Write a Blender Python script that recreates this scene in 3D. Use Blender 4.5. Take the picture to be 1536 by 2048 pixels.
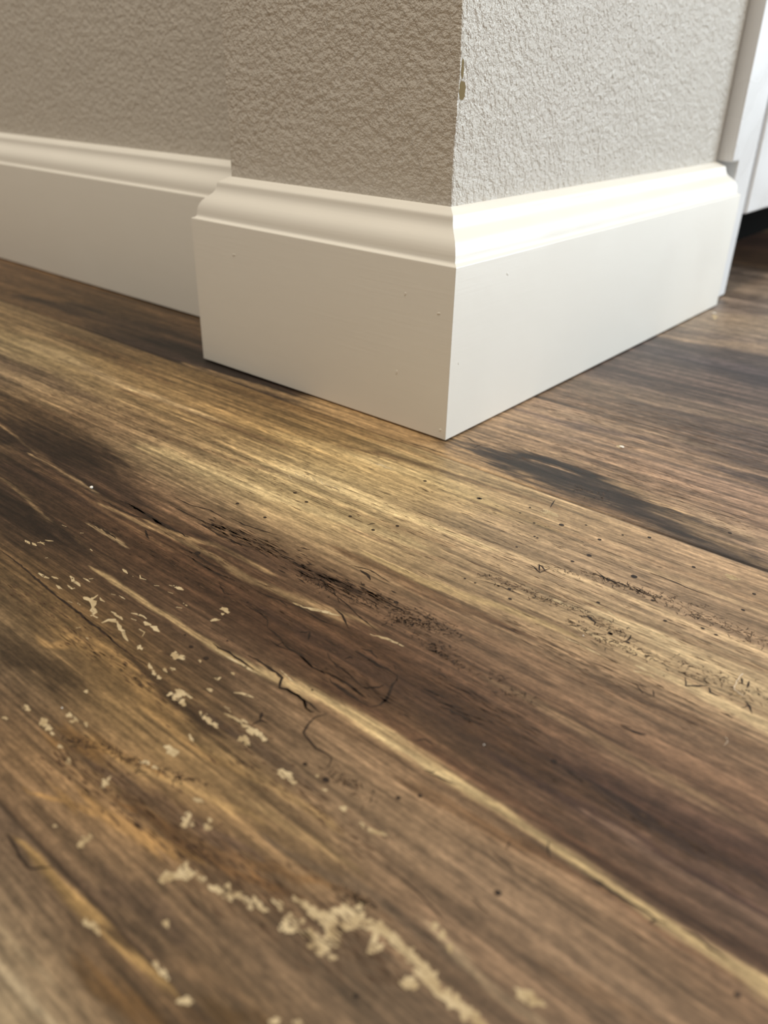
import bpy, bmesh, math, random
import numpy as np
from mathutils import Vector, Matrix

MM = 0.001
scene = bpy.context.scene
for o in list(bpy.data.objects):
    bpy.data.objects.remove(o, do_unlink=True)

# ------------------------------------------------------------------ camera
# phone held close to the floor, looking at the outside corner of the baseboard
CAM_POS = Vector((0.16286, -0.23387, 0.12460))
YAW, PITCH, ROLL = -0.688822, 0.501832, 0.023761
fw = Vector((math.sin(YAW)*math.cos(PITCH), math.cos(YAW)*math.cos(PITCH), -math.sin(PITCH)))
r0 = fw.cross(Vector((0, 0, 1))).normalized()
u0 = r0.cross(fw)
rt = r0*math.cos(ROLL) + u0*math.sin(ROLL)
up = -r0*math.sin(ROLL) + u0*math.cos(ROLL)
cd = bpy.data.cameras.new('camera')
cd.sensor_fit = 'VERTICAL'; cd.sensor_height = 36.0; cd.sensor_width = 27.0
cd.lens = 36.0*1604.18/2048
cd.clip_start = 0.005; cd.clip_end = 50
cam = bpy.data.objects.new('camera', cd)
m = Matrix((rt, up, -fw)).transposed().to_4x4(); m.translation = CAM_POS
cam.matrix_world = m
scene.collection.objects.link(cam); scene.camera = cam
cd.dof.use_dof = True
cd.dof.focus_distance = 0.25
cd.dof.aperture_fstop = 13.0

# ------------------------------------------------------------------ light
scene.view_settings.view_transform = 'Standard'
scene.view_settings.look = 'None'
scene.view_settings.gamma = 1.0
scene.view_settings.exposure = 0.0
scene.view_settings.use_curve_mapping = False
w = bpy.data.worlds.new('room_light'); scene.world = w; w.use_nodes = True
bg = w.node_tree.nodes['Background']
bg.inputs[0].default_value = (1.0, 0.89, 0.74, 1); bg.inputs[1].default_value = 0.40

def area(name, loc, target, sx, sy, energy, col):
    l = bpy.data.lights.new(name, 'AREA'); l.shape = 'RECTANGLE'; l.size = sx; l.size_y = sy
    l.energy = energy; l.color = col
    o = bpy.data.objects.new(name, l); scene.collection.objects.link(o)
    o.location = loc
    o.rotation_euler = (Vector(target)-Vector(loc)).to_track_quat('-Z', 'Y').to_euler()
    return o
# glazed patio door across the room, to the right and behind the corner
area('window_daylight', (2.0, 2.6, 0.95), (0, 0.1, 0.2), 2.0, 1.9, 117, (0.84, 0.94, 1.0))
# ceiling fixture
area('ceiling_light', (0.1, -0.35, 2.4), (0.0, -0.1, 0), 0.4, 0.4, 33, (1.0, 0.90, 0.74))

# ------------------------------------------------------------------ helpers
def lin(c):
    c = np.asarray(c, float)/255.0
    return np.where(c <= 0.04045, c/12.92, ((c+0.055)/1.055)**2.4)
def srgb(r, g, b):
    v = lin((r, g, b)); return (float(v[0]), float(v[1]), float(v[2]), 1)

def material(name):
    mt = bpy.data.materials.new(name); mt.use_nodes = True
    nt = mt.node_tree; b = nt.nodes['Principled BSDF']
    return mt, nt, b
def node(nt, kind, **kw):
    n = nt.nodes.new(kind)
    for k, v in kw.items():
        if k.startswith('i_'): n.inputs[k[2:].replace('_', ' ')].default_value = v
        else: setattr(n, k, v)
    return n
def obj(name, verts, faces, mats, parent=None, smooth=False, kind=None, bevel=0, midx=None):
    me = bpy.data.meshes.new(name); me.from_pydata([tuple(v) for v in verts], [], faces); me.update()
    bm = bmesh.new(); bm.from_mesh(me); bmesh.ops.recalc_face_normals(bm, faces=bm.faces); bm.to_mesh(me); bm.free()
    for mt in mats: me.materials.append(mt)
    if midx is not None:
        for p_, k in zip(me.polygons, midx): p_.material_index = k
    if smooth:
        for p_ in me.polygons: p_.use_smooth = True
    o = bpy.data.objects.new(name, me); scene.collection.objects.link(o)
    if parent: o.parent = parent
    if kind: o['kind'] = kind
    if bevel:
        bv = o.modifiers.new('bevel', 'BEVEL'); bv.width = bevel*MM; bv.segments = 3; bv.limit_method = 'ANGLE'
    return o
def box(x0, x1, y0, y1, z0, z1):
    v = [(x*MM, y*MM, z*MM) for z in (z0, z1) for x, y in ((x0, y0), (x1, y0), (x1, y1), (x0, y1))]
    f = [(0, 3, 2, 1), (4, 5, 6, 7), (0, 1, 5, 4), (1, 2, 6, 5), (2, 3, 7, 6), (3, 0, 4, 7)]
    return v, f

# ------------------------------------------------------------------ materials
def paint_wall(name, col, scale, strength, rough):
    mt, nt, b = material(name)
    tc = node(nt, 'ShaderNodeTexCoord')
    n1 = node(nt, 'ShaderNodeTexNoise', i_Scale=scale, i_Detail=3.0, i_Roughness=0.55, i_Distortion=0.0)
    n2 = node(nt, 'ShaderNodeTexNoise', i_Scale=scale*2.6, i_Detail=2.0, i_Roughness=0.5, i_Distortion=0.3)
    n3 = node(nt, 'ShaderNodeTexNoise', i_Scale=scale*0.14, i_Detail=1.0)
    for n in (n1, n2, n3): nt.links.new(tc.outputs['Object'], n.inputs['Vector'])
    rp = node(nt, 'ShaderNodeValToRGB'); rp.color_ramp.elements[0].position = 0.22; rp.color_ramp.elements[1].position = 0.78
    rp.color_ramp.interpolation = 'LINEAR'
    nt.links.new(n1.outputs['Fac'], rp.inputs['Fac'])
    mx = node(nt, 'ShaderNodeMath', operation='MULTIPLY_ADD'); mx.inputs[1].default_value = 0.5
    nt.links.new(n2.outputs['Fac'], mx.inputs[0]); nt.links.new(rp.outputs['Color'], mx.inputs[2])
    m2 = node(nt, 'ShaderNodeMath', operation='MULTIPLY_ADD'); m2.inputs[1].default_value = 1.2
    nt.links.new(n3.outputs['Fac'], m2.inputs[0]); nt.links.new(mx.outputs[0], m2.inputs[2])
    bp = node(nt, 'ShaderNodeBump', i_Strength=strength, i_Distance=0.0010)
    nt.links.new(m2.outputs[0], bp.inputs['Height']); nt.links.new(bp.outputs[0], b.inputs['Normal'])
    b.inputs['Base Color'].default_value = col
    b.inputs['Roughness'].default_value = rough
    b.inputs['Specular IOR Level'].default_value = 0.5
    return mt
M_WALL = paint_wall('wall_paint', srgb(212, 206, 197), 430, 0.95, 0.2)

def trim_paint(name, col, rough):
    mt, nt, b = material(name)
    tc = node(nt, 'ShaderNodeTexCoord')
    mp = node(nt, 'ShaderNodeMapping'); mp.inputs['Scale'].default_value = (30, 30, 900)
    nt.links.new(tc.outputs['Object'], mp.inputs['Vector'])
    n1 = node(nt, 'ShaderNodeTexNoise', i_Scale=1.0, i_Detail=3.0)
    nt.links.new(mp.outputs[0], n1.inputs['Vector'])
    n2 = node(nt, 'ShaderNodeTexNoise', i_Scale=60.0, i_Detail=2.0)
    nt.links.new(tc.outputs['Object'], n2.inputs['Vector'])
    ad = node(nt, 'ShaderNodeMath', operation='MULTIPLY_ADD'); ad.inputs[1].default_value = 2.5
    nt.links.new(n2.outputs['Fac'], ad.inputs[0]); nt.links.new(n1.outputs['Fac'], ad.inputs[2])
    bp = node(nt, 'ShaderNodeBump', i_Strength=0.35, i_Distance=0.0001)
    nt.links.new(ad.outputs[0], bp.inputs['Height']); nt.links.new(bp.outputs[0], b.inputs['Normal'])
    b.inputs['Base Color'].default_value = col
    # patches where the enamel was touched up are a little glossier
    mr = node(nt, 'ShaderNodeMapRange'); mr.inputs['From Min'].default_value = 0.4; mr.inputs['From Max'].default_value = 0.6
    mr.inputs['To Min'].default_value = rough-0.06; mr.inputs['To Max'].default_value = rough+0.08
    n4 = node(nt, 'ShaderNodeTexNoise', i_Scale=22.0, i_Detail=1.0)
    nt.links.new(tc.outputs['Object'], n4.inputs['Vector'])
    nt.links.new(n4.outputs['Fac'], mr.inputs['Value']); nt.links.new(mr.outputs[0], b.inputs['Roughness'])
    return mt
M_TRIM = trim_paint('white_trim_enamel', srgb(236, 233, 226), 0.42)
M_CAB = trim_paint('cabinet_enamel', srgb(232, 234, 238), 0.33)
M_KICK, nt, b = material('black_toe_kick'); b.inputs['Base Color'].default_value = srgb(9, 8, 7); b.inputs['Roughness'].default_value = 1; b.inputs['Specular IOR Level'].default_value = 0.05
M_RAW, nt, b = material('bare_corner_bead')
nz = node(nt, 'ShaderNodeTexNoise', i_Scale=500.0); rp = node(nt, 'ShaderNodeValToRGB')
rp.color_ramp.elements[0].color = srgb(96, 78, 40); rp.color_ramp.elements[1].color = srgb(150, 130, 78)
nt.links.new(nz.outputs['Fac'], rp.inputs['Fac']); nt.links.new(rp.outputs['Color'], b.inputs['Base Color']); b.inputs['Roughness'].default_value = .8

GAIN = np.array((0.95, 0.97, 1.00))   # print reflectance against its colour chart
# ------------------------------------------------------------------ the room
T = 13.3           # thickness of the baseboard
XL = -145.4        # left end of the wall's front baseboard
YR = 287.0         # far end of the right baseboard
YD = 45.7          # face of the set-back baseboard
def wall_block(name, x0, x1, y0, y1, z1=2400.0):
    v, f = box(x0, x1, y0, y1, 0, z1)
    return obj(name, v, f, [M_WALL], kind='structure', bevel=0.9)
wall_block('wall_right', XL+T, -T, T, YR-T)
v, f = box(-2200, XL+T, YD+T, YD+T+120, 0, 2400)
obj('wall_left', v, f, [M_WALL], kind='structure')

# baseboard section, (outward, up): square edge, small lip, cove and rounded top bead
def arc(cx, cz, r, a0, a1, n, sx=1.0):
    return [(cx+sx*r*math.cos(math.radians(a0+(a1-a0)*k/n)), cz+r*math.sin(math.radians(a0+(a1-a0)*k/n))) for k in range(n+1)]
PROFILE = [(0, 0.7), (T-0.25, 0.7), (T, 0.95), (T, 65.3)] + arc(T-0.55, 65.3, 0.55, 0, 80, 4)[1:] + \
    [(T-1.3, 66.15), (T-1.75, 66.55), (T-1.9, 67.1), (T-2.0, 68.4), (T-2.3, 70.0), (T-2.9, 71.6), (T-3.8, 73.0), (T-4.9, 74.1), (T-6.1, 75.1),
     (T-7.2, 76.1), (T-8.0, 77.1), (T-8.5, 78.2), (T-8.75, 79.4), (T-8.85, 80.2), (T-9.1, 80.75), (T-9.7, 81.2), (T-10.6, 81.6), (T-11.6, 82.2), (T-12.6, 82.8), (0, 83.0)]
def baseboard(name, ax, s0, s1, face, out, m0, m1, seg=60):
    """ax 'x' or 'y': run direction; s0..s1 run of the FACE; face: coordinate of the face; out: sign of the outward side;
    m0/m1: mitre at each end (+1: shortens with depth behind the face, -1: lengthens, 0: square)"""
    V, F = [], []
    n = len(PROFILE)
    for k in range(seg+1):
        for d, z in PROFILE:
            back = T-d
            a = s0+m0*back; c = s1-m1*back
            s = a+(c-a)*k/seg
            t = face-out*back
            V.append(((s if ax == 'x' else t)*MM, (t if ax == 'x' else s)*MM, z*MM))
    for k in range(seg):
        for i in range(n):
            j = (i+1) % n
            F.append((k*n+i, k*n+j, (k+1)*n+j, (k+1)*n+i))
    F.append(tuple(range(n))); F.append(tuple(seg*n+i for i in range(n))[::-1])
    o = obj(name, V, F, [M_TRIM], kind='structure', smooth=True)
    es = o.modifiers.new('edge', 'EDGE_SPLIT'); es.split_angle = math.radians(38)
    return o
baseboard('baseboard_front', 'x', XL, -0.02, 0, -1, 1, 1)
baseboard('baseboard_right', 'y', 0.02, YR, 0, 1, 1, 1)
baseboard('baseboard_side', 'y', 0.02, YD-0.05, XL, -1, 1, -1, seg=10)
baseboard('baseboard_left', 'x', -2200, XL-0.05, YD, -1, 0, -1, seg=20)
baseboard('baseboard_back', 'x', -60, -0.02, YR, 1, 0, 1, seg=6)


# soft ground colours of the print: x y (mm) r g b
GROUND = """
-359.6 24.7 110 84 58;-301.3 8.8 72 55 38;-260.5 16.7 85 66 45;-214.3 18.1 88 66 44;-171.2 8.6 55 40 32;-171.7 -3.4 50 38 34;-317.8 -7.6 118 92 64;
-391.4 24.1 105 80 55;-269.1 -21.6 135 112 80;-204.9 -46.6 170 150 110;-210.7 -29.5 70 52 35;-153.9 -38.7 120 92 55;-207.7 -70.3 110 92 75;
-158.4 -61.3 155 132 98;-129.3 -42.6 165 140 100;-135.1 -95.3 100 75 50;-115.7 -97.9 70 52 38;-124.9 -112.9 70 52 36;-138.8 -105.8 140 115 85;
-92.5 -95.3 62 46 34;-84.1 -116.0 68 50 38;-99.2 -75.8 125 100 75;-79.9 -71.1 130 106 82;-92.9 -129.3 85 65 50;-63.9 -136.2 55 40 30;
-75.9 -138.1 58 42 32;-52.4 -134.3 80 60 42;-55.5 -114.8 85 60 42;-67.8 -116.4 95 70 50;-103.8 -35.4 130 105 70;-75.5 -32.3 110 84 52;
-49.4 -29.4 140 112 72;-28.3 -23.3 150 122 82;-74.1 -59.2 150 125 88;-62.6 -79.6 175 152 115;-39.9 -75.4 180 156 112;-24.2 -66.4 178 152 108;
-15.3 -58.2 195 172 128;-49.4 -55.5 140 115 80;-16.1 -36.7 165 138 95;-39.0 -39.6 175 150 105;-49.5 -99.7 110 85 65;-48.3 -108.3 95 70 52;
-28.8 -95.2 130 105 80;-11.8 -88.8 150 125 92;-24.1 -108.6 95 68 45;-5.6 -104.2 105 80 58;9.7 -98.1 115 88 65;21.0 -99.0 110 84 62;
26.1 -83.3 165 140 105;10.3 -77.4 165 140 100;23.0 -65.9 170 146 105;-32.8 -120.7 88 62 42;-38.7 -134.1 80 58 42;-15.1 -124.3 85 58 40;
4.0 -121.3 85 58 40;-21.1 -136.9 80 60 42;-31.5 -146.3 85 65 45;-37.0 -158.1 92 70 48;-20.7 -159.6 95 75 48;-15.8 -155.3 100 78 48;
-21.2 -166.2 95 80 62;-4.9 -154.6 115 85 50;-1.1 -142.2 85 62 46;15.9 -138.8 120 95 72;-0.2 -135.0 95 70 50;14.9 -121.5 85 60 42;31.8 -118.8 80 56 40;
41.3 -119.0 78 54 38;35.1 -103.3 100 76 56;43.4 -102.3 112 86 64;31.8 -109.6 90 66 48;-9.3 -172.3 98 80 60;5.6 -4.6 165 135 95;11.9 -22.3 175 150 108;
21.8 -1.8 150 122 90;26.6 14.8 150 124 98;8.9 24.8 155 128 98;21.1 43.2 145 120 95;14.7 76.1 120 98 78;48.5 54.7 140 115 90;69.2 54.2 135 110 88;
74.5 93.0 100 82 70;96.0 79.0 95 78 68;39.2 99.2 120 100 80;3.8 121.5 105 88 76;21.8 138.6 110 92 80;50.8 127.6 95 78 68;60.7 165.6 70 56 55;
54.1 214.1 75 62 58;24.5 162.6 100 84 74;37.2 197.8 85 72 64;30.4 257.6 125 108 92;27.1 301.2 140 122 104;-15.0 374.5 130 112 95;-0.4 389.4 128 110 95;
-42.8 444.9 95 72 50;-48.5 497.4 80 55 42;13.6 256.0 150 130 108;4.7 232.4 140 120 98;71.3 26.7 150 120 95;87.8 31.1 130 106 88;102.3 29.1 130 105 86;
117.5 7.1 120 96 80;97.4 6.0 165 140 110;66.4 16.8 155 125 98;47.2 15.8 150 122 92;35.7 -16.6 165 140 102;54.3 -14.7 160 135 102;
74.8 -18.9 160 135 105;91.9 -20.0 150 124 98;107.8 -20.9 155 128 100;122.4 -21.8 160 132 102;128.7 -26.0 155 130 102;29.4 -37.4 160 135 98;
12.5 -43.0 180 155 110;27.7 -61.7 165 140 102;43.0 -56.1 155 130 100;56.2 -48.3 160 135 105;70.6 -43.1 150 126 100;85.8 -40.7 150 126 100;
51.0 -79.1 160 134 100;61.6 -69.6 155 130 100;76.2 -66.6 155 130 102;94.0 -57.0 165 140 110;109.4 -43.2 150 125 98;123.8 -45.5 150 124 98;
40.3 -81.7 170 146 108;113.4 -68.5 185 160 122;100.2 -69.4 165 140 105;125.8 -67.8 185 160 125;137.3 -67.0 180 155 120;143.7 -74.6 165 140 108;
86.1 -70.2 150 124 95;78.6 -82.9 140 114 86;63.5 -84.3 135 110 84;73.6 -75.3 165 140 105;45.2 -87.7 90 64 44;59.9 -90.7 100 74 54;56.3 -96.9 95 72 54;
70.1 -93.4 105 80 60;79.6 -95.9 120 94 72;90.0 -89.3 128 102 78;101.2 -84.5 140 112 86;114.5 -84.9 140 114 88;126.8 -85.3 135 108 84;
138.7 -87.1 130 104 80;147.6 -86.9 122 96 76;65.1 -111.5 95 68 48;76.1 -111.8 88 62 44;76.5 -125.3 90 64 46;86.7 -116.3 95 68 50;92.8 -115.2 92 68 52;
90.0 -129.9 120 92 64;99.6 -115.5 98 74 55;107.9 -108.2 110 84 62;99.7 -125.2 80 58 42;109.1 -120.7 100 76 58;119.0 -117.4 100 76 58;
119.6 -107.7 112 86 64;127.6 -100.7 118 92 70;138.3 -100.5 118 90 70;148.3 -100.3 115 88 68;129.5 -116.7 90 66 54;139.4 -116.0 88 64 52;
147.9 -113.1 90 66 54;155.4 -112.3 78 56 48;118.4 -126.4 88 64 46;128.6 -125.4 85 60 46;139.1 -126.5 110 86 70;147.6 -124.6 92 70 56;
155.7 -122.8 98 75 60;131.2 -130.6 105 80 60;160.1 -127.4 85 62 48;149.8 -130.4 95 72 56;157.2 -127.5 130 105 84;105.0 -141.4 125 98 72;
117.3 -142.7 138 112 86;106.9 -151.8 140 116 90;119.5 -154.1 140 114 90;131.7 -149.7 138 114 92;140.1 -148.2 135 110 86;148.0 -146.8 128 104 80;
155.6 -145.4 120 95 72;162.5 -143.4 110 84 62;130.0 -162.4 128 104 80;138.0 -160.6 120 96 74;111.9 -158.3 120 96 74;106.7 -158.8 112 88 68;
118.3 -162.5 105 82 64;98.4 -153.3 140 116 88;85.4 -148.5 138 112 84;76.1 -146.0 130 104 78;90.9 -147.2 140 114 88;-5.6 -174.2 75 62 48;
6.7 -170.8 72 58 44;10.6 -179.1 75 60 46;3.4 -166.3 120 94 62;6.1 -161.3 150 120 78;17.2 -161.5 130 100 62;23.2 -158.7 115 88 56;-7.6 -165.4 115 92 65;
-15.1 -169.3 130 110 85;24.5 -152.6 82 62 44;36.2 -154.2 62 46 32;44.5 -153.6 68 52 38;38.8 -162.9 140 112 75;29.1 -162.7 150 118 74;
54.3 -161.3 130 104 70;49.1 -163.9 155 125 82;30.6 -170.1 105 84 64;30.7 -176.2 105 84 66;23.9 -178.1 88 70 52;26.8 -185.5 118 94 72;
25.6 -190.3 125 100 76;37.2 -180.2 110 84 50;44.9 -173.4 150 120 75;54.8 -171.9 155 125 80;66.7 -165.0 150 122 84;64.3 -156.3 95 75 56;
52.4 -153.0 85 64 48;73.2 -157.5 100 80 62;72.3 -163.4 140 112 76;81.5 -158.7 130 106 80;82.2 -165.9 150 120 76;89.3 -159.8 120 98 76;
57.6 -176.3 95 74 60;65.3 -176.1 88 68 56;46.9 -180.6 110 84 66;73.0 -173.9 98 76 60;41.8 -188.4 120 92 62;48.9 -187.2 140 110 72;
56.6 -186.8 140 110 70;43.9 -194.8 125 98 72;58.1 -182.3 150 116 72;64.6 -181.3 130 98 60;73.1 -179.8 120 88 54;81.0 -177.1 100 74 46;
89.3 -172.6 120 95 68;96.7 -167.5 110 88 66;101.4 -166.1 100 80 62;105.9 -166.0 95 76 60;50.3 -201.1 115 92 72;55.7 -196.4 125 100 76;
62.4 -190.5 115 92 72;65.8 -187.5 130 106 78;56.7 -206.2 112 92 72;65.3 -203.7 108 88 68;63.4 -195.1 115 92 72;72.8 -192.2 98 78 60;
77.6 -190.6 95 78 62;79.2 -186.6 100 82 66;81.4 -193.3 100 82 64;74.4 -202.8 98 76 58;73.0 -206.3 110 90 70;65.3 -210.7 135 115 92;
73.8 -211.0 165 145 115;73.8 -215.0 180 160 130;77.4 -208.9 130 108 82;83.1 -208.0 112 86 58;87.1 -204.6 105 76 42;86.2 -201.3 95 74 52;
80.1 -214.5 150 130 100;89.4 -194.3 125 100 72;90.4 -199.7 110 82 52;97.3 -190.7 130 104 74;97.1 -185.4 118 98 80;103.1 -190.7 100 74 42;
102.0 -194.6 90 66 34;87.6 -187.9 105 86 70;108.9 -185.7 115 92 66;103.2 -185.6 122 98 74;110.7 -182.1 110 90 72;116.7 -182.9 130 108 82;
116.6 -177.1 110 90 70;120.5 -179.6 110 88 66;83.4 -179.1 108 86 66;100.1 -177.1 108 88 70
"""

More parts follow.
